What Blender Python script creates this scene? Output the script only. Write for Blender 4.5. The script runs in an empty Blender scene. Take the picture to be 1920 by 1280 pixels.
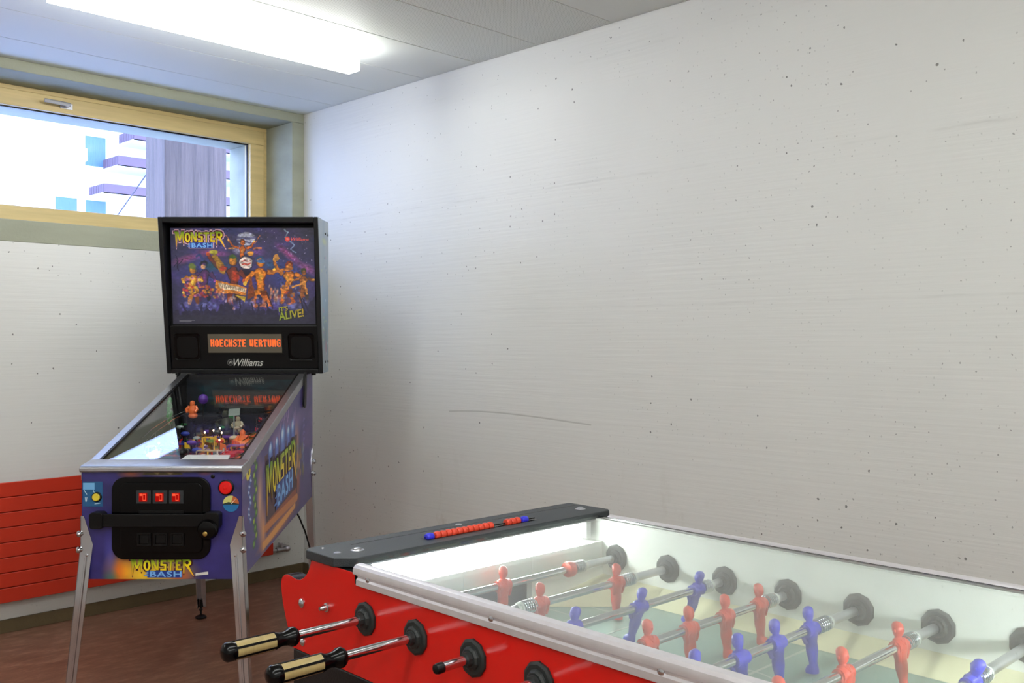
import bpy, math, random
import numpy as np
from mathutils import Vector, Matrix

S = bpy.context.scene
COL = S.collection
PI = math.pi
CA, SA = math.cos(math.radians(44.9)), math.sin(math.radians(44.9))
YAW = math.radians(44.9 - 90)

def cw(lat, dep):            # camera lateral / depth -> room x, y
    return (dep * CA + lat * SA, dep * SA - lat * CA)

def lin(c):
    c = np.asarray(c, dtype=float)
    return np.where(c <= .04045, c / 12.92, ((c + .055) / 1.055) ** 2.4)

def rgb(r, g, b):
    v = lin(np.array([r, g, b]) / 255.0)
    return (float(v[0]), float(v[1]), float(v[2]), 1.0)

# ------------------------------------------------------------------ materials
def mat(name, color=(.5, .5, .5, 1), rough=.5, metal=0.0, spec=.5, bump=None, mottle=None, coat=0.0, emit=None, estr=0.0):
    m = bpy.data.materials.new(name); m.use_nodes = True
    nt = m.node_tree; p = nt.nodes['Principled BSDF']
    p.inputs['Base Color'].default_value = color
    p.inputs['Roughness'].default_value = rough
    p.inputs['Metallic'].default_value = metal
    p.inputs['Specular IOR Level'].default_value = spec
    p.inputs['Coat Weight'].default_value = coat
    if emit:
        p.inputs['Emission Color'].default_value = emit
        p.inputs['Emission Strength'].default_value = estr
    tc = None
    if bump or mottle:
        tc = nt.nodes.new('ShaderNodeTexCoord')
    if mottle:                                   # (scale, amount, stretch xyz)
        mp = nt.nodes.new('ShaderNodeMapping'); mp.inputs['Scale'].default_value = mottle[2]
        nt.links.new(tc.outputs['Object'], mp.inputs['Vector'])
        n = nt.nodes.new('ShaderNodeTexNoise'); n.inputs['Scale'].default_value = mottle[0]; n.inputs['Detail'].default_value = 6
        nt.links.new(mp.outputs[0], n.inputs['Vector'])
        r = nt.nodes.new('ShaderNodeMapRange')
        r.inputs['From Min'].default_value = .3; r.inputs['From Max'].default_value = .7
        r.inputs['To Min'].default_value = 1 - mottle[1]; r.inputs['To Max'].default_value = 1 + mottle[1]
        nt.links.new(n.outputs['Fac'], r.inputs['Value'])
        mx = nt.nodes.new('ShaderNodeVectorMath'); mx.operation = 'SCALE'
        mx.inputs[0].default_value = color[:3]
        nt.links.new(r.outputs[0], mx.inputs['Scale'])
        nt.links.new(mx.outputs[0], p.inputs['Base Color'])
    if bump:                                     # (scale, strength, stretch)
        mp = nt.nodes.new('ShaderNodeMapping'); mp.inputs['Scale'].default_value = bump[2]
        nt.links.new(tc.outputs['Object'], mp.inputs['Vector'])
        n = nt.nodes.new('ShaderNodeTexNoise'); n.inputs['Scale'].default_value = bump[0]; n.inputs['Detail'].default_value = 5
        nt.links.new(mp.outputs[0], n.inputs['Vector'])
        b = nt.nodes.new('ShaderNodeBump'); b.inputs['Strength'].default_value = bump[1]; b.inputs['Distance'].default_value = .01
        nt.links.new(n.outputs['Fac'], b.inputs['Height'])
        nt.links.new(b.outputs[0], p.inputs['Normal'])
    return m

def glass_mat(name, tint=(1, 1, 1, 1), f0=.04, top=.96):
    """clear pane: what is behind shows through, mirror reflection by viewing angle"""
    m = bpy.data.materials.new(name); m.use_nodes = True
    nt = m.node_tree; nt.nodes.clear()
    o = nt.nodes.new('ShaderNodeOutputMaterial')
    tr = nt.nodes.new('ShaderNodeBsdfTransparent'); tr.inputs[0].default_value = tint
    gl = nt.nodes.new('ShaderNodeBsdfGlossy'); gl.inputs['Roughness'].default_value = 0.0
    lw = nt.nodes.new('ShaderNodeLayerWeight'); lw.inputs['Blend'].default_value = .5
    pw = nt.nodes.new('ShaderNodeMath'); pw.operation = 'POWER'; pw.inputs[1].default_value = 5
    ml = nt.nodes.new('ShaderNodeMath'); ml.operation = 'MULTIPLY_ADD'; ml.inputs[1].default_value = top; ml.inputs[2].default_value = f0
    mx = nt.nodes.new('ShaderNodeMixShader')
    nt.links.new(lw.outputs['Facing'], pw.inputs[0]); nt.links.new(pw.outputs[0], ml.inputs[0])
    nt.links.new(ml.outputs[0], mx.inputs[0]); nt.links.new(tr.outputs[0], mx.inputs[1]); nt.links.new(gl.outputs[0], mx.inputs[2])
    nt.links.new(mx.outputs[0], o.inputs[0])
    return m

def emis(name, color, strength):
    m = bpy.data.materials.new(name); m.use_nodes = True
    nt = m.node_tree; nt.nodes.clear()
    o = nt.nodes.new('ShaderNodeOutputMaterial'); e = nt.nodes.new('ShaderNodeEmission')
    e.inputs[0].default_value = color; e.inputs[1].default_value = strength
    nt.links.new(e.outputs[0], o.inputs[0])
    return m

def art_mat(name, rough=.35, coat=.3, emission=0.0):
    m = bpy.data.materials.new(name); m.use_nodes = True
    nt = m.node_tree; p = nt.nodes['Principled BSDF']
    a = nt.nodes.new('ShaderNodeAttribute'); a.attribute_name = 'art'
    nt.links.new(a.outputs['Color'], p.inputs['Base Color'])
    p.inputs['Roughness'].default_value = rough; p.inputs['Coat Weight'].default_value = coat
    if emission:
        nt.links.new(a.outputs['Color'], p.inputs['Emission Color'])
        p.inputs['Emission Strength'].default_value = emission
    return m

# ------------------------------------------------------------------ mesh builder
class MB:
    def __init__(s):
        s.v = []; s.f = []; s.m = []
    def poly(s, pts, mi=0):
        b = len(s.v); s.v += [tuple(p) for p in pts]; s.f.append(tuple(range(b, b + len(pts)))); s.m.append(mi); return s
    def box(s, x0, x1, y0, y1, z0, z1, mi=0):
        b = len(s.v)
        s.v += [(x0, y0, z0), (x1, y0, z0), (x1, y1, z0), (x0, y1, z0), (x0, y0, z1), (x1, y0, z1), (x1, y1, z1), (x0, y1, z1)]
        for f in ((3, 2, 1, 0), (4, 5, 6, 7), (0, 1, 5, 4), (1, 2, 6, 5), (2, 3, 7, 6), (3, 0, 4, 7)):
            s.f.append(tuple(b + i for i in f)); s.m.append(mi)
        return s
    def hexa(s, p, mi=0):                       # 8 corners in the order of box()
        b = len(s.v); s.v += [tuple(q) for q in p]
        for f in ((3, 2, 1, 0), (4, 5, 6, 7), (0, 1, 5, 4), (1, 2, 6, 5), (2, 3, 7, 6), (3, 0, 4, 7)):
            s.f.append(tuple(b + i for i in f)); s.m.append(mi)
        return s
    def prism(s, outline, fn, a, b, mi=0, rim=None):   # outline 2D, fn(u,v,w)->3D, extruded w from a to b
        n = len(outline); k = len(s.v)
        s.v += [tuple(fn(u, v, a)) for u, v in outline] + [tuple(fn(u, v, b)) for u, v in outline]
        s.f.append(tuple(k + i for i in range(n))[::-1]); s.m.append(mi)
        s.f.append(tuple(k + n + i for i in range(n))); s.m.append(mi)
        for i in range(n):
            j = (i + 1) % n
            s.f.append((k + i, k + j, k + n + j, k + n + i)); s.m.append(mi if rim is None else rim)
        return s
    def lathe(s, prof, p0, ax, seg=24, mi=0, phase=0.0):  # prof: (along, radius) or (along, radius, mat)
        ax = Vector(ax).normalized(); p0 = Vector(p0)
        h = Vector((0, 0, 1)) if abs(ax.z) < .9 else Vector((1, 0, 0))
        u = ax.cross(h).normalized(); w = ax.cross(u)
        rings = []
        for pr in prof:
            rings.append(len(s.v))
            for i in range(seg):
                t = 2 * PI * i / seg + phase
                s.v.append(tuple(p0 + ax * pr[0] + (u * math.cos(t) + w * math.sin(t)) * pr[1]))
        for q in range(len(prof) - 1):
            mm = prof[q][2] if len(prof[q]) > 2 else mi
            for i in range(seg):
                j = (i + 1) % seg
                s.f.append((rings[q] + i, rings[q] + j, rings[q + 1] + j, rings[q + 1] + i)); s.m.append(mm)
        m0 = prof[0][2] if len(prof[0]) > 2 else mi
        m1 = prof[-1][2] if len(prof[-1]) > 2 else mi
        s.f.append(tuple(rings[0] + i for i in range(seg))[::-1]); s.m.append(m0)
        s.f.append(tuple(rings[-1] + i for i in range(seg))); s.m.append(m1)
        return s
    def cyl(s, p0, p1, r, seg=16, mi=0, r1=None):
        p0 = Vector(p0); p1 = Vector(p1); d = p1 - p0
        return s.lathe([(0, r), (d.length, r if r1 is None else r1)], p0, d, seg, mi)
    def tube(s, pts, r, seg=10, mi=0):
        pts = [Vector(p) for p in pts]; rings = []; prev = None
        for i, p in enumerate(pts):
            d = (pts[min(i + 1, len(pts) - 1)] - pts[max(i - 1, 0)]).normalized()
            if prev is None:
                h = Vector((0, 0, 1)) if abs(d.z) < .9 else Vector((1, 0, 0)); u = d.cross(h).normalized()
            else:
                u = (prev - d * prev.dot(d)).normalized()
            prev = u; w = d.cross(u); rings.append(len(s.v))
            for k in range(seg):
                t = 2 * PI * k / seg; s.v.append(tuple(p + (u * math.cos(t) + w * math.sin(t)) * r))
        for q in range(len(pts) - 1):
            for i in range(seg):
                j = (i + 1) % seg; s.f.append((rings[q] + i, rings[q] + j, rings[q + 1] + j, rings[q + 1] + i)); s.m.append(mi)
        s.f.append(tuple(rings[0] + i for i in range(seg))[::-1]); s.m.append(mi)
        s.f.append(tuple(rings[-1] + i for i in range(seg))); s.m.append(mi)
        return s
    def loft(s, rings, mi=0):                   # rings of equal point counts
        n = len(rings[0]); k = len(s.v)
        for r in rings: s.v += [tuple(p) for p in r]
        for q in range(len(rings) - 1):
            for i in range(n):
                j = (i + 1) % n; s.f.append((k + q * n + i, k + q * n + j, k + (q + 1) * n + j, k + (q + 1) * n + i)); s.m.append(mi)
        s.f.append(tuple(k + i for i in range(n))[::-1]); s.m.append(mi)
        e = k + (len(rings) - 1) * n
        s.f.append(tuple(e + i for i in range(n))); s.m.append(mi)
        return s
    def ell(s, c, r, mi=0, seg=16, rg=10):
        rings = []
        for q in range(rg + 1):
            a = -PI / 2 + PI * q / rg
            rr = max(math.cos(a), .02)
            rings.append([(c[0] + r[0] * rr * math.cos(2 * PI * i / seg), c[1] + r[1] * rr * math.sin(2 * PI * i / seg), c[2] + r[2] * math.sin(a)) for i in range(seg)])
        return s.loft(rings, mi)
    def build(s, name, mats, parent=None, bevel=0.0, bseg=2, smooth=35, loc=None, rot=None):
        me = bpy.data.meshes.new(name); me.from_pydata(s.v, [], s.f)
        if not isinstance(mats, (list, tuple)): mats = [mats]
        for m in mats: me.materials.append(m)
        me.polygons.foreach_set('material_index', s.m)
        me.validate(); me.update()
        import bmesh
        bm = bmesh.new(); bm.from_mesh(me); bmesh.ops.recalc_face_normals(bm, faces=bm.faces); bm.to_mesh(me); bm.free()
        me.polygons.foreach_set('use_smooth', [True] * len(me.polygons))
        me.set_sharp_from_angle(angle=math.radians(smooth))
        o = bpy.data.objects.new(name, me); COL.objects.link(o)
        if parent: o.parent = parent
        if loc: o.location = loc
        if rot: o.rotation_euler = rot
        if bevel:
            b = o.modifiers.new('bevel', 'BEVEL'); b.width = bevel; b.segments = bseg; b.limit_method = 'ANGLE'; b.angle_limit = math.radians(40); b.harden_normals = True
        return o

def each(b, name, mats, parent, **kw):
    """every loose primitive of builder b as a part of its own"""
    par = list(range(len(b.v)))
    def find(i):
        while par[i] != i: par[i] = par[par[i]]; i = par[i]
        return i
    for f in b.f:
        r0 = find(f[0])
        for i in f[1:]: par[find(i)] = r0
    groups = {}
    for f, m in zip(b.f, b.m): groups.setdefault(find(f[0]), []).append((f, m))
    out = []
    for g in groups.values():
        q = MB(); mp = {}
        for f, m in g:
            for i in f:
                if i not in mp: mp[i] = len(q.v); q.v.append(b.v[i])
            q.f.append(tuple(mp[i] for i in f)); q.m.append(m)
        out.append(q.build(name, mats, parent, **kw))
    return out

def thing(name, label, cat, loc=(0, 0, 0), rz=0.0, group=None):
    o = bpy.data.objects.new(name, None); COL.objects.link(o); o.location = loc; o.rotation_euler = (0, 0, rz)
    o.empty_display_size = .1
    o['label'] = label; o['category'] = cat
    if group: o['group'] = group
    return o
def tag(o, label, cat, group=None):
    o['label'] = label; o['category'] = cat
    if group: o['group'] = group
    return o
def struct(o): o['kind'] = 'structure'; return o
def plabel(o, text): o['label'] = text; return o

# ------------------------------------------------------------------ printed artwork (small colour rasters laid on fine grids)
rng = np.random.RandomState(7)
def vnoise(w, h, cells, octv=4, seed=1):
    r = np.random.RandomState(seed); out = np.zeros((h, w)); amp = 1; tot = 0
    for o in range(octv):
        n = cells * 2 ** o; g = r.rand(n + 2, n + 2)
        ys = np.linspace(0, n, h, endpoint=False); xs = np.linspace(0, n, w, endpoint=False)
        yi = ys.astype(int); xi = xs.astype(int); fy = (ys - yi)[:, None]; fx = (xs - xi)[None, :]
        fy = fy * fy * (3 - 2 * fy); fx = fx * fx * (3 - 2 * fx)
        a = g[yi][:, xi]; b = g[yi][:, xi + 1]; c = g[yi + 1][:, xi]; d = g[yi + 1][:, xi + 1]
        out += amp * (a * (1 - fx) * (1 - fy) + b * fx * (1 - fy) + c * (1 - fx) * fy + d * fx * fy); tot += amp; amp *= .55
    return out / tot

class Cv:
    """u to the right 0..1, v up 0..1; aspect = width / height"""
    def __init__(s, w, h, aspect, col):
        s.w = w * 2; s.h = h * 2; s.asp = aspect
        s.a = np.ones((s.h, s.w, 3)) * (np.array(col) / 255.0)
        s.U = (np.arange(s.w) + .5)[None, :] / s.w * np.ones((s.h, 1)); s.V = (np.arange(s.h) + .5)[:, None] / s.h * np.ones((1, s.w))
    def mix(s, mask, col, sl=None):
        c = np.array(col) / 255.0
        if sl is None: s.a += (c - s.a) * mask[..., None]
        else: s.a[sl] += (c - s.a[sl]) * mask[..., None]
    def poly(s, pts, col, al=1.0):
        p = np.array(pts, float); x0, y0 = p.min(0); x1, y1 = p.max(0)
        i0, i1 = max(int(x0 * s.w) - 1, 0), min(int(x1 * s.w) + 2, s.w); j0, j1 = max(int(y0 * s.h) - 1, 0), min(int(y1 * s.h) + 2, s.h)
        if i1 <= i0 or j1 <= j0: return
        sl = (slice(j0, j1), slice(i0, i1)); U = s.U[sl]; V = s.V[sl]; ins = np.zeros(U.shape, bool); n = len(p)
        for k in range(n):
            xa, ya = p[k]; xb, yb = p[(k + 1) % n]
            if ya == yb: continue
            c = ((ya > V) != (yb > V)) & (U < (xb - xa) * (V - ya) / (yb - ya) + xa); ins ^= c
        s.mix(ins * al, col, sl)
    def blob(s, cx, cy, rx, ry, col, al=1.0, soft=.15, rot=0.0):
        du = (s.U - cx) * s.asp; dv = s.V - cy
        if rot: c, q = math.cos(rot), math.sin(rot); du, dv = du * c + dv * q, -du * q + dv * c
        d = np.sqrt((du / (rx * s.asp)) ** 2 + (dv / ry) ** 2)
        s.mix(np.clip((1 - d) / max(soft, .01), 0, 1) * al, col)
    def line(s, pts, w, col, al=1.0, w1=None):
        w1 = w if w1 is None else w1; n = len(pts) - 1
        for k in range(n):
            (xa, ya), (xb, yb) = pts[k], pts[k + 1]
            wa = w + (w1 - w) * k / n; wb = w + (w1 - w) * (k + 1) / n
            dx, dy = (xb - xa) * s.asp, yb - ya; L = math.hypot(dx, dy) or 1; nx, ny = -dy / L, dx / L
            s.poly([(xa + nx * wa / s.asp, ya + ny * wa), (xb + nx * wb / s.asp, yb + ny * wb), (xb - nx * wb / s.asp, yb - ny * wb), (xa - nx * wa / s.asp, ya - ny * wa)], col, al)
            s.blob(xb, yb, wb / s.asp, wb, col, al, .3)
    def out(s):
        a = s.a.reshape(s.h // 2, 2, s.w // 2, 2, 3).mean((1, 3)); return np.clip(a, 0, 1)

def art_grid(name, cv, fn, material, parent, build=True):
    a = cv.out(); h, w, _ = a.shape
    us = np.linspace(0, 1, w); vs = np.linspace(0, 1, h)
    vert = [fn(u, v) for v in vs for u in us]
    idx = np.arange(h * w).reshape(h, w)
    f = np.stack([idx[:-1, :-1], idx[:-1, 1:], idx[1:, 1:], idx[1:, :-1]], -1).reshape(-1, 4)
    me = bpy.data.meshes.new(name); me.from_pydata(vert, [], f.tolist()); me.materials.append(material)
    at = me.attributes.new('art', 'FLOAT_COLOR', 'POINT')
    c = np.ones((h * w, 4)); c[:, :3] = lin(a.reshape(-1, 3)); at.data.foreach_set('color', c.ravel().astype('f'))
    me.update(); o = bpy.data.objects.new(name, me); COL.objects.link(o); o.parent = parent
    return o

class Ink:
    """flat coloured lettering: polygons with a colour for each corner"""
    def __init__(s): s.v = []; s.f = []; s.c = []
    def poly(s, pts, cols):
        b = len(s.v); s.v += [tuple(p) for p in pts]; s.f.append(tuple(range(b, b + len(pts))))
        if isinstance(cols[0], (int, float)): cols = [cols] * len(pts)
        s.c += [tuple(c) for c in cols]
    def build(s, name, material, parent):
        me = bpy.data.meshes.new(name); me.from_pydata(s.v, [], s.f); me.materials.append(material)
        at = me.attributes.new('art', 'FLOAT_COLOR', 'POINT')
        c = np.ones((len(s.v), 4)); c[:, :3] = lin(np.array(s.c) / 255.0); at.data.foreach_set('color', c.ravel().astype('f'))
        me.update(); o = bpy.data.objects.new(name, me); COL.objects.link(o)
        if parent: o.parent = parent
        return o

def text_polys(body, shear=0.0, bold=0.0, spacing=1.0):
    cu = bpy.data.curves.new('lettering', 'FONT'); cu.body = body; cu.shear = shear; cu.offset = bold; cu.space_character = spacing
    cu.resolution_u = 3
    ob = bpy.data.objects.new('lettering', cu); COL.objects.link(ob)
    dg = bpy.context.evaluated_depsgraph_get(); me = bpy.data.meshes.new_from_object(ob.evaluated_get(dg))
    v = np.array([tuple(q.co)[:2] for q in me.vertices]); f = [tuple(p.vertices) for p in me.polygons]
    bpy.data.objects.remove(ob); bpy.data.curves.remove(cu); bpy.data.meshes.remove(me)
    lo = v.min(0); hi = v.max(0); v = (v - lo) / (hi - lo)
    return v, f
def ink_text(ink, body, fn, col, shear=0.0, bold=0.0, spacing=1.0, off=0.0):
    """fn(u, v, off) -> 3D for u,v in 0..1 over the text's box"""
    v, f = text_polys(body, shear, bold, spacing)
    for p in f:
        pts = [fn(v[i][0], v[i][1], off) for i in p]
        if callable(col): ink.poly(pts, [col(v[i][0], v[i][1]) for i in p])
        else: ink.poly(pts, col)

def q4(x0, y0, w0, x1, y1, w1): return [(x0 - w0 / 2, y0), (x0 + w0 / 2, y0), (x1 + w1 / 2, y1), (x1 - w1 / 2, y1)]
def rc(x0, x1, y0, y1): return [(x0, y0), (x1, y0), (x1, y1), (x0, y1)]
def ringq(cx, cy, rx, ry, ix, iy, n=12):
    o = []
    for i in range(n):
        a, b = 2 * PI * i / n, 2 * PI * (i + 1) / n
        o.append([(cx + rx * math.cos(a), cy + ry * math.sin(a)), (cx + rx * math.cos(b), cy + ry * math.sin(b)), (cx + ix * math.cos(b), cy + iy * math.sin(b)), (cx + ix * math.cos(a), cy + iy * math.sin(a))])
    return o
def monster_letters():
    L = [q4(.04, .98, .06, .03, .04, .008), q4(.05, .98, .055, .1, .42, .02), q4(.155, .98, .05, .1, .42, .02), q4(.165, .98, .05, .172, .26, .014), rc(.0, .05, .9, .98)]
    L += ringq(.255, .62, .056, .31, .022, .19)
    L += [q4(.335, .93, .036, .335, .3, .016), q4(.34, .93, .04, .412, .36, .03), q4(.42, .93, .03, .42, .36, .03), rc(.315, .345, .88, .94)]
    L += [rc(.465, .555, .83, .93), q4(.48, .9, .032, .478, .62, .032), rc(.465, .55, .6, .7), q4(.537, .68, .032, .537, .4, .03), rc(.46, .553, .34, .44)]
    L += [rc(.57, .68, .83, .94), q4(.622, .9, .036, .622, .3, .014)]
    L += [q4(.715, .94, .036, .715, .36, .032), rc(.7, .785, .84, .94), rc(.7, .77, .6, .69), rc(.7, .79, .35, .45)]
    L += [q4(.83, .99, .05, .822, .16, .014)] + ringq(.875, .78, .066, .21, .026, .1) + [q4(.87, .64, .055, .975, .02, .012), rc(.8, .84, .92, .99)]
    return L
def grow(p, d, sy):
    cx = sum(q[0] for q in p) / len(p); cy = sum(q[1] for q in p) / len(p); o = []
    for x, y in p:
        dx, dy = x - cx, (y - cy) * sy; l = math.hypot(dx, dy) or 1
        o.append((x + dx / l * d * 1.5, y + dy / l * d * 1.5 / sy))
    return o
def lcol(y, dim):
    t = min(1, max(0, .25 + (1 - y) * 3))
    c = (50 + 205 * t, 145 + 85 * t, 30) if t < 1 else (255, 230 - 130 * max(0, .45 - y), 30)
    return tuple(dim * q for q in c)
def logo(ink, fn, e=.0006, halo=(225, 170, 200), dark=(60, 20, 50), asp=.3, bash=(.3, .74, -.12, .22), dim=1.0):
    """two-line title; fn(u, v, off)"""
    for p in monster_letters():
        if halo: ink.poly([fn(x, y, e) for x, y in grow(p, .034, asp)], tuple(c * dim for c in halo))
        ink.poly([fn(x, y, e * 2) for x, y in grow(p, .019, asp)], tuple(c * dim for c in dark))
        cols = [lcol(y, dim) for x, y in p]
        ink.poly([fn(x, y, e * 3) for x, y in p], cols)
    x0, x1, y0, y1 = bash
    if halo: ink.poly([fn(x, y, e * 3.5) for x, y in ((x0 - .03, y0 - .05), (x1 + .03, y0 - .05), (x1 + .03, y1), (x0 - .03, y1))], tuple(c * dim for c in halo))
    ink.poly([fn(x, y, e * 4) for x, y in ((x0 - .01, y0 - .03), (x1 + .01, y0 - .03), (x1 + .01, y1 + .03), (x0 - .01, y1 + .03))], tuple(c * dim for c in (25, 60, 150)))
    ink_text(ink, 'BASH', lambda u, v, o: fn(x0 + .03 + (x1 - x0 - .03) * u, y0 + (y1 - y0) * v, o), tuple(c * dim for c in (125, 185, 245)), bold=.02, spacing=1.1, off=e * 5)
    for k in range(3):
        yy = y0 + (y1 - y0) * (.2 + .3 * k); ink.poly([fn(x, y, e * 5) for x, y in ((x0 - .06 + .02 * k, yy), (x0 + .01, yy), (x0 + .01, yy + .04), (x0 - .06 + .02 * k, yy + .04))], tuple(c * dim for c in (90, 150, 230)))

def player_fig(cv, x, y, h, col=(215, 120, 40), dark=(110, 45, 20), hair=(60, 40, 30), arms=((-.5, .3), (.5, .3)), lean=0.0, legs=True, lite=(250, 190, 90)):
    """a generic stage musician; x,y = hips centre, h = torso+head height"""
    A = cv.asp; sx = lambda d: d / A
    hx = x + lean * h / A; hy = y + h * .82
    if legs:
        cv.line([(x - sx(h * .08), y), (x - sx(h * .16), y - h * .45)], h * .1, col, w1=h * .06); cv.line([(x + sx(h * .08), y), (x + sx(h * .15), y - h * .45)], h * .1, dark, w1=h * .06)
    cv.poly([(x - sx(h * .12), y), (x + sx(h * .12), y), (hx + sx(h * .12), y + h * .3), (hx + sx(h * .21), y + h * .52), (hx + sx(h * .08), y + h * .65), (hx - sx(h * .08), y + h * .65), (hx - sx(h * .21), y + h * .52), (hx - sx(h * .13), y + h * .3)], dark)
    cv.poly([(x - sx(h * .1), y), (x + sx(h * .08), y), (hx + sx(h * .08), y + h * .3), (hx + sx(h * .16), y + h * .52), (hx + sx(h * .05), y + h * .63), (hx - sx(h * .06), y + h * .63), (hx - sx(h * .18), y + h * .52), (hx - sx(h * .11), y + h * .3)], col)
    cv.blob((x + hx) / 2, y + h * .38, h * .08 / A, h * .2, lite, .8, .9)
    for ax, ay in arms:
        s0 = (hx + sx(h * .2 * (1 if ax > 0 else -1)), y + h * .54); e1 = (hx + sx(h * ax), y + h * (.6 + ay)); mid = ((s0[0] + e1[0]) / 2 + sx(.08 * h * (1 if ax > 0 else -1)), (s0[1] + e1[1]) / 2 - .05 * h)
        cv.line([s0, mid, e1], h * .085, dark, w1=h * .05); cv.line([s0, mid, e1], h * .06, col, w1=h * .04); cv.blob(e1[0], e1[1], h * .06 / A, h * .06, lite)
    cv.blob(hx, hy, h * .13 / A, h * .16, dark); cv.blob(hx, hy + h * .05, h * .14 / A, h * .14, hair); cv.blob(hx, hy - h * .02, h * .095 / A, h * .13, col); cv.blob(hx - sx(h * .03), hy, h * .05 / A, h * .07, lite, .7, .8)
    cv.line([(hx - sx(h * .05), hy + h * .01), (hx + sx(h * .05), hy + h * .01)], h * .012, dark, .8)

# ------------------------------------------------------------------ materials in use
M = {}
M['chrome'] = mat('chrome', rgb(200, 200, 205), .12, 1.0)
M['steel'] = mat('brushed_steel', rgb(190, 190, 195), .3, 1.0, mottle=(30, .06, (1, 1, 1)))
M['satin'] = mat('satin_metal', rgb(205, 205, 212), .25, .5)
M['alu'] = mat('anodised_aluminium', rgb(224, 220, 224), .38, .75, mottle=(40, .05, (1, 1, 1)))
M['black'] = mat('black_plastic', rgb(7, 7, 8), .38, spec=.25)
M['blackgloss'] = mat('black_gloss', rgb(4, 4, 5), .18, spec=.22)
M['blackframe'] = mat('black_painted_wood', rgb(12, 13, 15), .45, spec=.35, bump=(300, .1, (1, 1, 1)))
M['darkgrey'] = mat('dark_grey_plastic', rgb(36, 41, 45), .5, bump=(400, .15, (1, 1, 1)))
M['red'] = mat('glossy_red_laminate', rgb(206, 26, 20), .13, mottle=(3, .03, (1, 1, 1)))
M['innerwhite'] = mat('cream_laminate', rgb(242, 243, 238), .4, mottle=(12, .04, (1, 1, 1)))
M['cream'] = mat('cream_corner_ramp', rgb(232, 226, 188), .45, mottle=(15, .05, (1, 1, 1)))
M['field'] = mat('grey_green_field', rgb(142, 168, 158), .35, mottle=(10, .05, (1, 1, 1)))
M['fieldline'] = mat('field_line_white', rgb(190, 200, 190), .4)
M['playerred'] = mat('red_player_plastic', rgb(205, 62, 38), .35, mottle=(60, .06, (1, 1, 1)))
M['playerblue'] = mat('blue_player_plastic', rgb(44, 44, 190), .35, mottle=(60, .06, (1, 1, 1)))
M['wood'] = mat('handle_wood', rgb(150, 132, 86), .45, mottle=(20, .12, (1, 8, 1)))
M['pine'] = mat('window_pine', rgb(206, 182, 126), .4, mottle=(5, .1, (.6, 10, 10)))
M['rubber'] = mat('bearing_rubber', rgb(26, 30, 30), .5)
M['springm'] = mat('spring_steel', rgb(215, 220, 225), .18, 1.0)
M['washer'] = mat('pale_plastic_washer', rgb(205, 210, 205), .4)
M['purple'] = mat('purple_cabinet_paint', rgb(58, 46, 110), .3)
M['darkwood'] = mat('dark_interior', rgb(16, 14, 18), .5)
M['art'] = art_mat('printed_art')
M['artlit'] = art_mat('backlit_translite', .3, .2, .14)
M['clear'] = glass_mat('clear_glass')
M['tableglass'] = glass_mat('table_glass', (.96, .985, .97, 1), .12, .88)
M['winglass'] = glass_mat('window_glass', (.96, .98, 1, 1))
M['radiator'] = mat('radiator_red', rgb(190, 48, 24), .4, mottle=(6, .04, (1, 1, 1)))
M['concrete'] = mat('bare_concrete', rgb(152, 154, 136), .75, bump=(60, .15, (1, 1, 1)), mottle=(5, .1, (.4, 1, 2)))
M['baseb'] = mat('brown_skirting', rgb(92, 78, 52), .6, mottle=(8, .12, (1, 1, 1)), bump=(40, .3, (1, 1, 1)))
M['white'] = mat('white_enamel', rgb(225, 225, 222), .4)
M['brass'] = mat('brass', rgb(190, 160, 90), .3, 1.0)
M['redbutton'] = mat('red_button_plastic', rgb(215, 20, 16), .25, emit=rgb(200, 15, 10), estr=.12)
M['coinlit'] = emis('lit_coin_window', rgb(200, 20, 16), .55)
M['coinmark'] = emis('lit_coin_mark', rgb(255, 90, 60), .9)
M['dmdoff'] = mat('display_glass', rgb(96, 90, 78), .2)
M['dmdon'] = emis('display_dots', rgb(255, 96, 44), 1.5)
M['bulb'] = emis('warm_bulb', rgb(255, 220, 170), 9)
M['tube'] = emis('fluorescent_diffuser', (.985, 1.0, .975, 1), 23.0)
M['tabletube'] = emis('table_tube', (.92, 1.0, .97, 1), 60.0)

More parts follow.
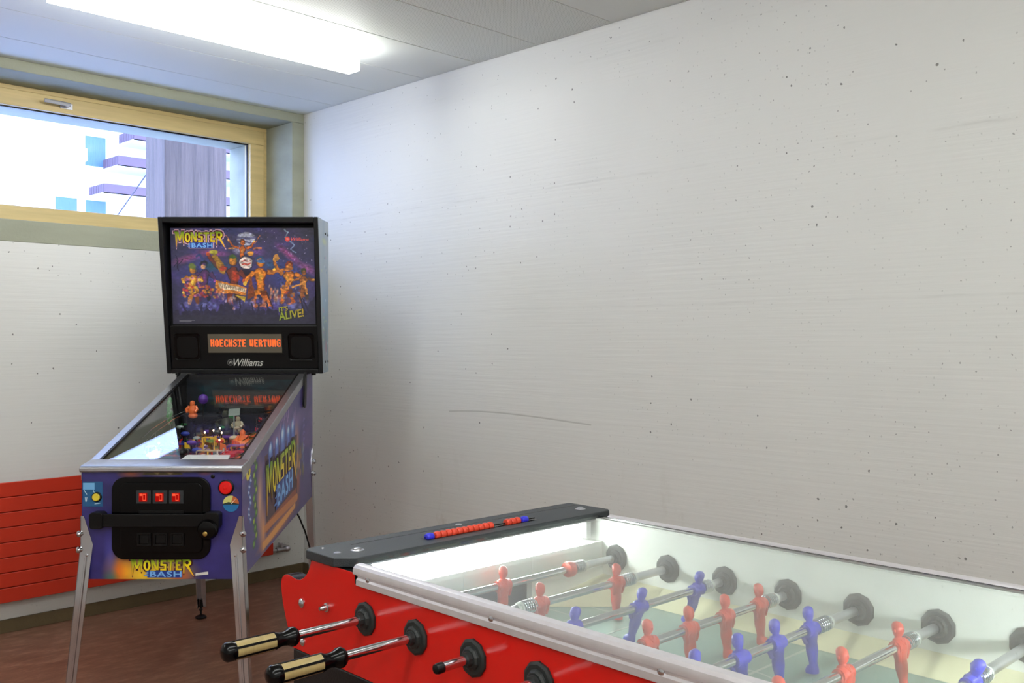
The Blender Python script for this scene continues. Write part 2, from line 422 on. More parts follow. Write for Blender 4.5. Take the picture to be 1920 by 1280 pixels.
# painted board-marked concrete wall
SCR = (-.06656002, .53819233, -1.4011839, 2.16504068)      # course of a long scratch on the right wall
def wall_material():
    m = mat('painted_board_concrete', rgb(212, 212, 208), .55); nt = m.node_tree; p = nt.nodes['Principled BSDF']; N = nt.nodes.new; K = nt.links.new
    tc = N('ShaderNodeTexCoord'); sep = N('ShaderNodeSeparateXYZ'); K(tc.outputs['Object'], sep.inputs[0])
    sxy = N('ShaderNodeMath'); sxy.operation = 'ADD'; K(sep.outputs['X'], sxy.inputs[0]); K(sep.outputs['Y'], sxy.inputs[1])
    flat = N('ShaderNodeCombineXYZ'); K(sxy.outputs[0], flat.inputs[0]); K(sep.outputs['Z'], flat.inputs[1])
    # clusters of small dark pits
    wob = N('ShaderNodeTexNoise'); wob.inputs['Scale'].default_value = 60; K(tc.outputs['Object'], wob.inputs['Vector'])
    wa = N('ShaderNodeVectorMath'); wa.operation = 'MULTIPLY_ADD'; wa.inputs[1].default_value = (.012, .012, .012); K(wob.outputs['Color'], wa.inputs[0]); K(flat.outputs[0], wa.inputs[2])
    def pits(scale, thr, dens_scale, lo, strength, seed):
        v = N('ShaderNodeTexVoronoi'); v.voronoi_dimensions = '2D'; v.inputs['Scale'].default_value = scale; v.inputs['Randomness'].default_value = 1
        mp = N('ShaderNodeMapping'); mp.inputs['Location'].default_value = (seed, seed * 2, seed * 3); mp.inputs['Scale'].default_value = (1, .8, 1); K(wa.outputs[0], mp.inputs[0]); K(mp.outputs[0], v.inputs['Vector'])
        lt = N('ShaderNodeMath'); lt.operation = 'LESS_THAN'; lt.inputs[1].default_value = thr; K(v.outputs['Distance'], lt.inputs[0])
        sc = N('ShaderNodeSeparateColor'); K(v.outputs['Color'], sc.inputs[0])
        g = N('ShaderNodeMath'); g.operation = 'GREATER_THAN'; g.inputs[1].default_value = lo; K(sc.outputs[0], g.inputs[0])
        dn = N('ShaderNodeTexNoise'); dn.inputs['Scale'].default_value = dens_scale; K(mp.outputs[0], dn.inputs['Vector'])
        dg = N('ShaderNodeMath'); dg.operation = 'GREATER_THAN'; dg.inputs[1].default_value = .5; K(dn.outputs['Fac'], dg.inputs[0])
        a = N('ShaderNodeMath'); a.operation = 'MULTIPLY'; K(lt.outputs[0], a.inputs[0]); K(g.outputs[0], a.inputs[1])
        b = N('ShaderNodeMath'); b.operation = 'MULTIPLY'; K(a.outputs[0], b.inputs[0]); K(dg.outputs[0], b.inputs[1])
        c = N('ShaderNodeMath'); c.operation = 'MULTIPLY'; c.inputs[1].default_value = strength; K(b.outputs[0], c.inputs[0])
        return c
    p1 = pits(10, .032, .9, .6, .75, 1.3); p2 = pits(20, .045, .8, .66, .5, 4.1); p3 = pits(42, .09, 1.1, .78, .2, 7.7)
    mx = N('ShaderNodeMath'); mx.operation = 'MAXIMUM'; K(p1.outputs[0], mx.inputs[0]); K(p2.outputs[0], mx.inputs[1])
    m2 = N('ShaderNodeMath'); m2.operation = 'MAXIMUM'; K(mx.outputs[0], m2.inputs[0]); K(p3.outputs[0], m2.inputs[1])
    # thin board seams at a few heights
    prev = None
    for hgt, stp in ((2.016, .2), (1.49, .12), (1.0, .07), (.52, .1), (2.53, .08)):
        d = N('ShaderNodeMath'); d.operation = 'SUBTRACT'; d.inputs[1].default_value = hgt
        nz = N('ShaderNodeTexNoise'); nz.inputs['Scale'].default_value = 9; K(tc.outputs['Object'], nz.inputs['Vector'])
        wv = N('ShaderNodeMath'); wv.operation = 'MULTIPLY_ADD'; wv.inputs[1].default_value = .012; K(nz.outputs['Fac'], wv.inputs[0]); K(sep.outputs['Z'], wv.inputs[2]); K(wv.outputs[0], d.inputs[0])
        ab = N('ShaderNodeMath'); ab.operation = 'ABSOLUTE'; K(d.outputs[0], ab.inputs[0])
        r = N('ShaderNodeMapRange'); r.inputs['From Min'].default_value = 0; r.inputs['From Max'].default_value = .007; r.inputs['To Min'].default_value = stp; r.inputs['To Max'].default_value = 0; K(ab.outputs[0], r.inputs['Value'])
        br = N('ShaderNodeTexNoise'); br.inputs['Scale'].default_value = 5; br.inputs['Detail'].default_value = 6; K(tc.outputs['Object'], br.inputs['Vector'])
        b2 = N('ShaderNodeMapRange'); b2.inputs['From Min'].default_value = .42; b2.inputs['From Max'].default_value = .62; K(br.outputs['Fac'], b2.inputs['Value'])
        a = N('ShaderNodeMath'); a.operation = 'MULTIPLY'; K(r.outputs[0], a.inputs[0]); K(b2.outputs[0], a.inputs[1])
        if prev is None: prev = a
        else:
            q = N('ShaderNodeMath'); q.operation = 'MAXIMUM'; K(prev.outputs[0], q.inputs[0]); K(a.outputs[0], q.inputs[1]); prev = q
    yy = sep.outputs['Y']; acc = None
    for cf in SCR:
        t = N('ShaderNodeMath'); t.operation = 'MULTIPLY_ADD'
        if acc is None: t.inputs[0].default_value = 0; t.inputs[1].default_value = 0; t.inputs[2].default_value = cf
        else: K(acc.outputs[0], t.inputs[0]); K(yy, t.inputs[1]); t.inputs[2].default_value = cf
        acc = t
    dd = N('ShaderNodeMath'); dd.operation = 'SUBTRACT'; K(sep.outputs['Z'], dd.inputs[0]); K(acc.outputs[0], dd.inputs[1])
    da = N('ShaderNodeMath'); da.operation = 'ABSOLUTE'; K(dd.outputs[0], da.inputs[0])
    dr = N('ShaderNodeMapRange'); dr.inputs['From Min'].default_value = .0015; dr.inputs['From Max'].default_value = .005; dr.inputs['To Min'].default_value = .45; dr.inputs['To Max'].default_value = 0; K(da.outputs[0], dr.inputs['Value'])
    g1 = N('ShaderNodeMath'); g1.operation = 'GREATER_THAN'; g1.inputs[1].default_value = 2.6; K(yy, g1.inputs[0])
    g2 = N('ShaderNodeMath'); g2.operation = 'LESS_THAN'; g2.inputs[1].default_value = 3.5; K(yy, g2.inputs[0])
    g3 = N('ShaderNodeMath'); g3.operation = 'GREATER_THAN'; g3.inputs[1].default_value = 3.0; K(sep.outputs['X'], g3.inputs[0])
    for g in (g1, g2, g3):
        t = N('ShaderNodeMath'); t.operation = 'MULTIPLY'; K(dr.outputs[0], t.inputs[0]); K(g.outputs[0], t.inputs[1]); dr = t
    q = N('ShaderNodeMath'); q.operation = 'MAXIMUM'; K(prev.outputs[0], q.inputs[0]); K(dr.outputs[0], q.inputs[1]); prev = q
    # stretched wood grain relief + broad blotches
    mpg = N('ShaderNodeMapping'); mpg.inputs['Scale'].default_value = (1, 1.2, 38); K(tc.outputs['Object'], mpg.inputs[0])
    gr = N('ShaderNodeTexNoise'); gr.inputs['Scale'].default_value = 2.2; gr.inputs['Detail'].default_value = 8; K(mpg.outputs[0], gr.inputs['Vector'])
    bl = N('ShaderNodeTexNoise'); bl.inputs['Scale'].default_value = 1.1; bl.inputs['Detail'].default_value = 5; K(tc.outputs['Object'], bl.inputs['Vector'])
    br = N('ShaderNodeMapRange'); br.inputs['From Min'].default_value = .3; br.inputs['From Max'].default_value = .7; br.inputs['To Min'].default_value = .97; br.inputs['To Max'].default_value = 1.03; K(bl.outputs['Fac'], br.inputs['Value'])
    # scuffs low on the wall
    sm = N('ShaderNodeMapping'); sm.inputs['Scale'].default_value = (1, 2.2, .9); K(tc.outputs['Object'], sm.inputs[0])
    sn = N('ShaderNodeTexNoise'); sn.inputs['Scale'].default_value = 4; sn.inputs['Detail'].default_value = 9; sn.inputs['Roughness'].default_value = .7; K(sm.outputs[0], sn.inputs['Vector'])
    s1 = N('ShaderNodeMapRange'); s1.inputs['From Min'].default_value = .58; s1.inputs['From Max'].default_value = .7; K(sn.outputs['Fac'], s1.inputs['Value'])
    s2 = N('ShaderNodeMapRange'); s2.inputs['From Min'].default_value = .95; s2.inputs['From Max'].default_value = .4; K(sep.outputs['Z'], s2.inputs['Value'])
    s3 = N('ShaderNodeMath'); s3.operation = 'MULTIPLY'; K(s1.outputs[0], s3.inputs[0]); K(s2.outputs[0], s3.inputs[1])
    s4 = N('ShaderNodeMath'); s4.operation = 'MULTIPLY'; s4.inputs[1].default_value = .3; K(s3.outputs[0], s4.inputs[0])
    base = N('ShaderNodeVectorMath'); base.operation = 'SCALE'; base.inputs[0].default_value = rgb(212, 212, 208)[:3]; K(br.outputs[0], base.inputs['Scale'])
    def mixc(fac, a, col):
        x = N('ShaderNodeMix'); x.data_type = 'RGBA'; K(fac, x.inputs[0]); K(a, x.inputs[6]); x.inputs[7].default_value = col; return x.outputs[2]
    c = mixc(s4.outputs[0], base.outputs[0], rgb(150, 140, 118)); c = mixc(prev.outputs[0], c, rgb(140, 138, 132)); c = mixc(m2.outputs[0], c, rgb(62, 60, 58))
    K(c, p.inputs['Base Color'])
    hh = N('ShaderNodeMath'); hh.operation = 'MULTIPLY_ADD'; hh.inputs[1].default_value = -1.4; K(m2.outputs[0], hh.inputs[0]); K(gr.outputs['Fac'], hh.inputs[2])
    h2 = N('ShaderNodeMath'); h2.operation = 'MULTIPLY_ADD'; h2.inputs[1].default_value = -1.2; K(prev.outputs[0], h2.inputs[0]); K(hh.outputs[0], h2.inputs[2])
    b = N('ShaderNodeBump'); b.inputs['Strength'].default_value = .16; b.inputs['Distance'].default_value = .006; K(h2.outputs[0], b.inputs['Height']); K(b.outputs[0], p.inputs['Normal'])
    return m
M['wall'] = wall_material()

def floor_material():
    m = mat('worn_brown_screed', rgb(96, 68, 54), .42); nt = m.node_tree; p = nt.nodes['Principled BSDF']; N = nt.nodes.new; K = nt.links.new
    tc = N('ShaderNodeTexCoord'); mp = N('ShaderNodeMapping'); mp.inputs['Rotation'].default_value = (0, 0, .7); mp.inputs['Scale'].default_value = (1, 2.6, 1); K(tc.outputs['Object'], mp.inputs[0])
    n = N('ShaderNodeTexNoise'); n.inputs['Scale'].default_value = 7; n.inputs['Detail'].default_value = 10; n.inputs['Roughness'].default_value = .72; K(mp.outputs[0], n.inputs['Vector'])
    r = N('ShaderNodeValToRGB'); e = r.color_ramp.elements; e[0].position = .28; e[0].color = rgb(96, 64, 50); e[1].position = .75; e[1].color = rgb(168, 130, 106)
    x = e.new(.52); x.color = rgb(126, 88, 70); K(n.outputs['Fac'], r.inputs[0]); K(r.outputs[0], p.inputs['Base Color'])
    b = N('ShaderNodeBump'); b.inputs['Strength'].default_value = .12; b.inputs['Distance'].default_value = .004; K(n.outputs['Fac'], b.inputs['Height']); K(b.outputs[0], p.inputs['Normal'])
    return m
M['floor'] = floor_material()

def ceiling_material(perf):
    m = mat('ceiling_panel_perforated' if perf else 'ceiling_panel', rgb(220, 224, 219), .6, spec=.35); nt = m.node_tree; p = nt.nodes['Principled BSDF']; N = nt.nodes.new; K = nt.links.new
    if perf:
        tc = N('ShaderNodeTexCoord'); sc = N('ShaderNodeVectorMath'); sc.operation = 'SCALE'; sc.inputs['Scale'].default_value = 1 / .008; K(tc.outputs['Object'], sc.inputs[0])
        fr = N('ShaderNodeVectorMath'); fr.operation = 'FRACTION'; K(sc.outputs[0], fr.inputs[0])
        sb = N('ShaderNodeVectorMath'); sb.operation = 'SUBTRACT'; sb.inputs[1].default_value = (.5, .5, 0); K(fr.outputs[0], sb.inputs[0])
        ml = N('ShaderNodeVectorMath'); ml.operation = 'MULTIPLY'; ml.inputs[1].default_value = (1, 1, 0); K(sb.outputs[0], ml.inputs[0])
        ln = N('ShaderNodeVectorMath'); ln.operation = 'LENGTH'; K(ml.outputs[0], ln.inputs[0])
        lt = N('ShaderNodeMath'); lt.operation = 'LESS_THAN'; lt.inputs[1].default_value = .2; K(ln.outputs['Value'], lt.inputs[0])
        x = N('ShaderNodeMix'); x.data_type = 'RGBA'; K(lt.outputs[0], x.inputs[0]); x.inputs[6].default_value = rgb(220, 224, 219); x.inputs[7].default_value = rgb(140, 144, 140); K(x.outputs[2], p.inputs['Base Color'])
    return m
M['ceil'] = ceiling_material(False); M['ceilperf'] = ceiling_material(True)
M['gap'] = mat('ceiling_gap', rgb(90, 92, 90), .8)

# ================================================================== ROOM
X0, X1, Y0, Y1, H = -2.6, 3.079, -2.2, 4.769, 2.647
WX0, WX1, WZ0, WZ1 = .6, 3.0, 1.906, 2.597
struct(MB().box(X0 - .1, X1 + .2, Y0 - .1, Y1 + .4, -.1, 0).build('floor', M['floor']))
struct(MB().box(X1, X1 + .2, Y0 - .1, Y1 + .6, 0, H + .1).build('wall_right', M['wall']))
struct(MB().box(X0 - .2, X0, Y0 - .1, Y1 + .3, 0, H + .1).build('wall_left', M['wall']))
struct(MB().box(X0, X1, Y0 - .2, Y0, 0, H + .1).build('wall_front', M['wall']))
wb = MB().box(X0, X1, Y1, Y1 + .3, 0, 1.803)
wb.box(X0, .5, Y1, Y1 + .3, 1.803, H + .1)
struct(wb.build('wall_back', M['wall']))
tr = MB().box(.5, X1, Y1 - .001, Y1 + .6, 1.803, WZ0).box(.5, X1, Y1 - .001, Y1 + .36, WZ1, H + .06).box(WX1, X1, Y1 - .001, Y1 + .36, WZ0, WZ1).box(.5, WX0, Y1 - .001, Y1 + .6, WZ0, WZ1)
tr.box(.5, X1, Y1 + .36, Y1 + .6, 2.512, H + .06).box(2.935, X1 + .1, Y1 + .36, Y1 + .6, WZ0, 2.512)
struct(tr.build('trim_1', M['concrete'], bevel=.004))
cl = MB(); ye = [4.766, 4.45, 4.06, 3.675, 3.29, 2.9, 2.478]
while ye[-1] > Y0: ye.append(ye[-1] - .4)
for i in range(len(ye) - 1):
    cl.box(X0, X1 - .022, max(ye[i + 1], Y0) + .0022, ye[i] - .0022, H, H + .02, 1 if i in (4, 5, 7, 8) else 0)
cl.box(X0 - .1, X1 + .1, Y0 - .1, Y1 + .3, H + .02, H + .1, 2)
cl.box(X1 - .019, X1 - .001, Y0, Y1 - .002, H + .002, H + .02, 0)
struct(cl.build('ceiling', [M['ceil'], M['ceilperf'], M['gap']], bevel=.0015))
struct(MB().box(X0, X1 - .014, Y1 - .014, Y1, 0, .061).build('baseboard_back', M['baseb'], bevel=.003))
struct(MB().box(X1 - .014, X1, Y0, Y1, 0, .061).build('baseboard_right', M['baseb'], bevel=.003))

# window with pine frame
win = thing('window_1', 'wide high window with pine frame and chrome handle', 'window'); win['kind'] = 'structure'
del win['label']; del win['category']
gy = 5.075
fr = MB()
fr.box(WX0, WX1, 5.045, 5.11, 2.575, WZ1).box(WX0, WX1, 5.045, 5.11, WZ0, 1.935).box(WX1 - .022, WX1, 5.045, 5.11, 1.935, 2.575).box(WX0, WX0 + .022, 5.045, 5.11, 1.935, 2.575)
fr.build('window_frame', M['pine'], win, bevel=.003)
sa = MB(); sx0, sx1, sz0, sz1 = WX0 + .024, WX1 - .025, 1.93, 2.573
sa.box(sx0, sx1, 5.03, 5.1, 2.493, sz1).box(sx0, sx1, 5.03, 5.1, sz0, 2.006).box(2.885, sx1, 5.03, 5.1, 2.006, 2.493).box(sx0, sx0 + .09, 5.03, 5.1, 2.006, 2.493)
sa.build('window_sash', M['pine'], win, bevel=.004)
gk = MB(); a0, a1 = sx0 + .09, 2.885
gk.box(a0, a1, 5.06, 5.072, 2.487, 2.493).box(a0, a1, 5.06, 5.072, 2.006, 2.0085).box(a1 - .006, a1, 5.06, 5.072, 2.0085, 2.487).box(a0, a0 + .006, 5.06, 5.072, 2.0085, 2.487)
gk.build('gasket', M['black'], win)
MB().box(a0, a1, 5.074, 5.08, 2.006, 2.493).build('window_pane', M['winglass'], win)
hd = MB().box(1.815, 1.875, 5.024, 5.03, 2.516, 2.546).cyl((1.845, 5.03, 2.531), (1.845, 4.985, 2.531), .009).tube([(1.848, 4.985, 2.531), (1.83, 4.982, 2.531), (1.8, 4.982, 2.532), (1.735, 4.984, 2.534), (1.725, 4.986, 2.534)], .0095)
hd.build('window_handle', M['satin'], win, bevel=.001)

# radiator
rad = thing('radiator', 'flat red panel radiator of horizontal bars under the window', 'radiator', (0, 0, 0))
rp = MB(); z = .15; hh = (.70 - .15) / 8
for k in range(8): rp.box(.1, 2.84, 4.705, 4.718, z + k * hh + .0015, z + (k + 1) * hh - .0015)
rp.box(.12, 2.82, 4.718, 4.724, .16, .69)
rp.build('panel', M['radiator'], rad, bevel=.003)
rb = MB()
for x in (.11, 2.79): rb.box(x, x + .035, 4.724, 4.745, .15, .70)
each(rb, 'end_tube', M['radiator'], rad, bevel=.004)
wbk = MB()
for x in (.6, 1.7, 2.6): wbk.box(x, x + .03, 4.745, 4.768, .25, .62)
each(wbk, 'wall_bracket', M['radiator'], rad)
vl = MB().cyl((2.84, 4.725, .168), (2.875, 4.725, .168), .008).cyl((2.87, 4.725, .168), (2.93, 4.725, .168), .014, 12).cyl((2.9, 4.725, .168), (2.9, 4.768, .168), .01).cyl((2.905, 4.725, .17), (2.905, 4.725, .205), .008)
vl.hexa([(2.885, 4.715, .2), (2.93, 4.715, .186), (2.93, 4.733, .186), (2.885, 4.733, .2), (2.885, 4.715, .21), (2.93, 4.715, .196), (2.93, 4.733, .196), (2.885, 4.733, .21)])
vl.lathe([(0, .014), (.006, .017), (.02, .017), (.025, .013)], (2.93, 4.725, .168), (1, 0, 0), 12)
vl.build('valve', M['steel'], rad, bevel=.001); rb = None

# ceiling lamps
def lamp(x0, y0, label):
    t = thing('ceiling_lamp', label, 'lamp', (x0 + .653, y0 + .042, H - .1), 0, 'fluorescent ceiling lamps')
    hx = .653
    MB().box(-hx, hx, -.036, .036, .087, .0995).build('housing', M['white'], t, bevel=.002)
    MB().box(-hx, hx, -.042, .042, 0, .087).build('diffuser', M['tube'], t, bevel=.006)
    cp = MB()
    for x in (-.45, .05, .5): cp.box(x, x + .05, -.0445, -.042, .083, .088)
    each(cp, 'clip', M['steel'], t)
    return t
lamp(1.244, 3.497, 'long white glowing fluorescent lamp on the ceiling near the window')
for lx, ly, txt in ((.75, .6, 'added fill lamp, out of view, on the ceiling above the near end of the football table'), (-.65, .6, 'added fill lamp, out of view, in the middle of the middle row on the ceiling'),
                    (-2.05, .6, 'added fill lamp, out of view, at the left end of the middle row on the ceiling'), (-1.55, 3.497, 'added fill lamp, out of view, on the ceiling, farthest from the right wall beside the window'),
                    (.75, -1.35, 'added fill lamp, out of view, in the row farthest from the window, next to the right wall'), (-.65, -1.35, 'added fill lamp, out of view, in the row farthest from the window, middle one'),
                    (-2.05, -1.35, 'added fill lamp, out of view, in the row farthest from the window, next to the left wall')):
    lamp(lx, ly, txt)  # lamps out of view, added as fill to even out the room light

# ================================================================== OUTSIDE
M['facade'] = mat('white_render', rgb(225, 230, 235), .8, mottle=(1.5, .02, (1, 1, 1)))
M['teal'] = mat('teal_window_blind', rgb(78, 108, 124), .5, mottle=(2, .12, (6, 1, .6)))
M['balc'] = mat('balcony_brown_boards', rgb(98, 78, 88), .7, mottle=(6, .15, (1, 1, 6)))
M['bounceground'] = mat('pale_bounce_ground', rgb(212, 219, 232), .8)  # ground made pale and bluish to bounce skylight onto the ceiling
M['cable'] = mat('cable_grey', rgb(84, 80, 100), .6)
M['slab'] = mat('balcony_slab', rgb(150, 150, 165), .8)
M['post'] = mat('dark_board_cladding', rgb(82, 68, 62), .7, mottle=(3, .35, (14, 14, .7)), bump=(30, .5, (3, 3, .3)))
bd = thing('apartment_building', 'white apartment building with teal windows and brown balconies beyond the window', 'building', (41, 94.5, 0))
fx = lambda x: 6.3 * x - 41
fz = lambda z: 1.35 + 6.3 * (z - 1.35)
MB().box(-60, 40, 0, 20, 0, 45).build('wall', M['facade'], bd)
for (xa, xb, za, zb) in ((5.777, 6.088, 4.014, 4.473), (5.339, 5.655, 3.05, 3.493), (5.785, 6.094, 3.05, 3.488), (6.828, 7.14, 3.05, 3.498), (5.339, 5.655, 2.1, 2.55), (5.785, 6.094, 2.1, 2.55)):
    a, b, za, zb, e = fx(xa), fx(xb), fz(za), fz(zb), .1
    w = MB().box(a, b, -.08, .1, za, zb).build('window', M['teal'], bd)
    MB().box(a - e, a, -.1, .0, za - e, zb + e).box(b, b + e, -.1, .0, za - e, zb + e).box(a, b, -.1, .0, zb, zb + e).box(a, b, -.1, .0, za - e, za).build('window_trim', M['facade'], w)
for (xl, zt, zb) in ((6.30, 4.56, 4.40), (6.05, 4.13, 3.975), (5.84, 3.685, 3.54)):
    a = fx(xl); z0, z1 = fz(zb), fz(zt); dp = 3.6; bl = MB()
    bl.box(a, 40, -dp, -dp + .15, z0, z1)
    for i in range(6): bl.box(a, a + .12, -dp + .2 + i * .57, -dp + .7 + i * .57, z0 + .1, z1)
    bo = bl.build('balcony', M['balc'], bd)
    MB().box(a, 40, -dp, 0, z0 - .1, z0 + .1).build('balcony_slab', M['facade'], bo)
po = tag(MB().box(2.915, 3.37, 6.2, 6.5, -.2, 4.8).build('clad_column', M['post'], bevel=.01), 'broad grey-brown board-marked column standing just outside the window', 'column')
cb = tag(MB().cyl((1.159, 6.6, -.21), (4.22, 6.6, 4.4), .0045, 8).build('stay_cable', M['cable']), 'thin slanting steel cable outside the window beside the column', 'cable')
tag(MB().box(-60, 90, 5.5, 130, -.3, -.2).build('ground', M['bounceground']), 'ground outside, made pale to bounce light, below the white apartment building', 'ground')['kind'] = 'structure'

# ================================================================== PINBALL MACHINE
px, py = cw(-1.232, 3.37)
pin = thing('pinball_machine', 'pinball machine with purple painted cabinet, chrome legs and lit backbox', 'pinball machine', (px, py, 0), YAW)
CWd = .2807
side = [(0, .5075), (1.19, .606), (1.19, 1.189), (1.02, 1.188), (0, .889)]
cab = MB()
for sx in (-1, 1):
    cab.prism(side, lambda u, v, w: (w, u, v), sx * CWd, sx * (CWd - .018))
cab.box(-CWd + .018, CWd - .018, 0, .018, .5075, .886).box(-CWd + .018, CWd - .018, 1.172, 1.19, .606, 1.188)
cab.prism([(0.018, .512), (1.172, .608), (1.172, .62), (.018, .524)], lambda u, v, w: (w, u, v), -CWd + .018, CWd - .018)
cabinet = cab.build('cabinet', M['purple'], pin, bevel=.001)
iw = MB()
for sx in (-1, 1): iw.prism([(.02, .53), (1.17, .63), (1.17, 1.186), (1.02, 1.184), (.02, .885)], lambda u, v, w: (w, u, v), sx * (CWd - .0185), sx * (CWd - .0205))
iw.box(-CWd + .02, CWd - .02, 1.02, 1.03, .8, 1.185)
iw.build('cabinet_lining', M['darkwood'], pin)

# side artwork
def zbot(y): return .5075 + y / 1.19 * .0985
def ztop(y): return .889 + min(y, 1.02) / 1.02 * .299
W_, H_ = 300, 190
c = Cv(W_, H_, 1.9, (72, 62, 132))
n1 = vnoise(c.w, c.h, 5, 5, 3); c.mix(np.clip(n1 * 1.6 - .55, 0, 1) * .6, (40, 34, 92)); n2 = vnoise(c.w, c.h, 4, 4, 9); c.mix(np.clip(n2 * 2 - 1.05, 0, 1), (140, 100, 160))
def sv(y, z): return (y / 1.19, (z - zbot(y)) / (ztop(y) - zbot(y)))
for (y, z, rx, ry, col) in ((.55, .93, .2, .16, (190, 150, 190)), (.75, .93, .18, .16, (180, 150, 210)), (.24, .74, .05, .45, (240, 180, 130)), (.29, .62, .05, .3, (250, 170, 90)), (.85, .86, .06, .25, (230, 160, 90)), (.88, .72, .05, .2, (180, 90, 50)), (.6, .6, .3, .08, (200, 100, 50)), (.45, .58, .25, .06, (240, 150, 60))):
    u, v = sv(y, z); c.blob(u, v, rx, ry, col, .85, .9)
u, v = sv(.56, .75)
pan = [sv(.31, .9), sv(.86, .93), sv(.86, .67), sv(.34, .6)]
c.poly(pan, (70, 28, 48)); c.poly([sv(.33, .64), sv(.85, .70), sv(.85, .665), sv(.33, .60)], (150, 70, 40))
c.line([sv(.3, .62), sv(.86, .655)], .03, (210, 130, 60), .9, .03)
c.line([sv(.28, .56), sv(.82, .625)], .035, (235, 165, 80), .9, .02)
for (y, z, s) in ((.40, .915, .9), (.50, .93, .75), (.60, .95, 1.15), (.70, .955, .8), (.78, .97, .9)):   # pale blue audience of cloaked heads along the top of the panel
    u, v = sv(y, z)
    c.blob(u, v - .04, .045 * s, .13 * s, (50, 70, 150)); c.blob(u, v, .03 * s, .085 * s, (120, 165, 225), 1, .5); c.blob(u - .004, v + .02, .018 * s, .045 * s, (215, 232, 250), 1, .6)
    c.blob(u, v - .1 * s, .03 * s, .08 * s, (90, 120, 205), .9, .5)
for k in range(16):
    u, v = sv(.4 + .43 * rng.rand(), 1.0 + .05 * rng.rand()); c.line([(u, v - .05), (u + .01, v + .05)], .008, (215, 175, 225), .7, .002)
for k in range(12):                        # green vertical lettering strip
    y = .175 + .018 * math.sin(k * 2.1); z = .905 - k * .028; u, v = sv(y, z); c.blob(u, v, .018, .045, (40, 90, 50)); c.blob(u, v, .012, .03, (120, 175, 60) if k % 2 else (180, 200, 70), 1, .5)
for k in range(9):                         # blue-white scribble strip
    y = .1 + .014 * math.sin(k * 1.7); z = .855 - k * .02; u, v = sv(y, z); c.blob(u, v, .013, .034, (60, 90, 170)); c.line([(u - .008, v + .02), (u + .008, v - .01)], .008, (190, 205, 235))
u, v = sv(.085, .868); c.blob(u, v, .024, .065, (235, 215, 40), 1, .1); c.blob(u, v, .008, .02, (60, 60, 30))
for k in range(30):
    y = .84 + .16 * rng.rand(); z = .72 + .2 * rng.rand(); u, v = sv(y, z); c.blob(u, v, .012 + .01 * rng.rand(), .03 + .03 * rng.rand(), [(150, 110, 60), (90, 100, 70), (200, 150, 90), (60, 60, 110), (120, 150, 190)][k % 5], .8, .5)
for k in range(5):
    u, v = sv(1.0, .98 - k * .03); c.line([(u - .015, v), (u, v + .02), (u + .015, v)], .006, (120, 110, 190))
for sx, nm in ((1, 'side_art'), (-1, 'side_art')):
    art_grid(nm, c, lambda u, v, sx=sx: (sx * (CWd + .0012), u * 1.19, zbot(u * 1.19) + v * (ztop(u * 1.19) - zbot(u * 1.19))), M['art'], cabinet)
ik = Ink()
def side_fn(u, v, o):      # logo quad on the right side of the cabinet
    y = .325 + u * .53; zt = .865 + (.925 - .865) * u; zb = .655 + (.735 - .655) * u
    return (CWd + .0015 + o, y, zb + (zt - zb) * v)
logo(ik, side_fn, e=.0004, halo=None, dark=(50, 20, 40), asp=.35, bash=(.3, .84, -.05, .38))
ik.build('side_lettering', M['art'], cabinet)

# front artwork
c = Cv(210, 140, 1.48, (46, 42, 108))
n1 = vnoise(c.w, c.h, 5, 5, 21); c.mix(np.clip(n1 * 2 - .8, 0, 1) * .6, (70, 60, 150)); c.mix(np.clip(vnoise(c.w, c.h, 6, 4, 5) * 2 - 1.1, 0, 1) * .7, (26, 22, 60))
def fv(lat, z): return ((lat + 1.232 + CWd) / (2 * CWd), (z - .5075) / (.886 - .5075))
for (la, z, rx, ry, col, al) in ((-1.36, .535, .15, .26, (240, 150, 30), 1), (-1.385, .53, .05, .14, (235, 110, 30), .9), (-1.24, .53, .27, .2, (250, 205, 60), 1), (-1.3, .525, .1, .14, (250, 200, 40), 1), (-1.17, .52, .1, .1, (210, 90, 40), .8), (-1.41, .51, .06, .1, (40, 120, 90), .7), (-1.23, .885, .16, .05, (225, 190, 60), 1), (-1.34, .88, .1, .07, (190, 90, 40), .8), (-1.08, .885, .06, .05, (190, 80, 60), .7), (-1.41, .6, .05, .3, (90, 90, 190), .6), (-1.48, .8, .07, .12, (20, 60, 110), .9)):
    u, v = fv(la, z); c.blob(u, v, rx, ry, col, al, .9)
u, v = fv(-1.23, .872); c.poly([(u - .13, v), (u - .08, v + .05), (u - .03, v), (u, v + .05), (u + .05, v), (u + .1, v + .05), (u + .13, v)], (70, 60, 20), .9)
art_grid('front_art', c, lambda u, v: (-CWd + 2 * CWd * u, -.0012, .5075 + v * (.886 - .5075)), M['art'], cabinet)
ik = Ink()
logo(ik, lambda u, v, o: (-.1092 + u * .2276, -.0016 - o, .5131 + .004 + v * .062), e=.0004, halo=None, dark=(70, 25, 50), asp=.3, bash=(.27, .79, -.03, .30))
ik.poly([(.1194, -.003, .520), (.1639, -.003, .524), (.1639, -.003, .5345), (.1194, -.003, .5285)], (225, 222, 215))
ik.build('front_lettering', M['art'], cabinet)

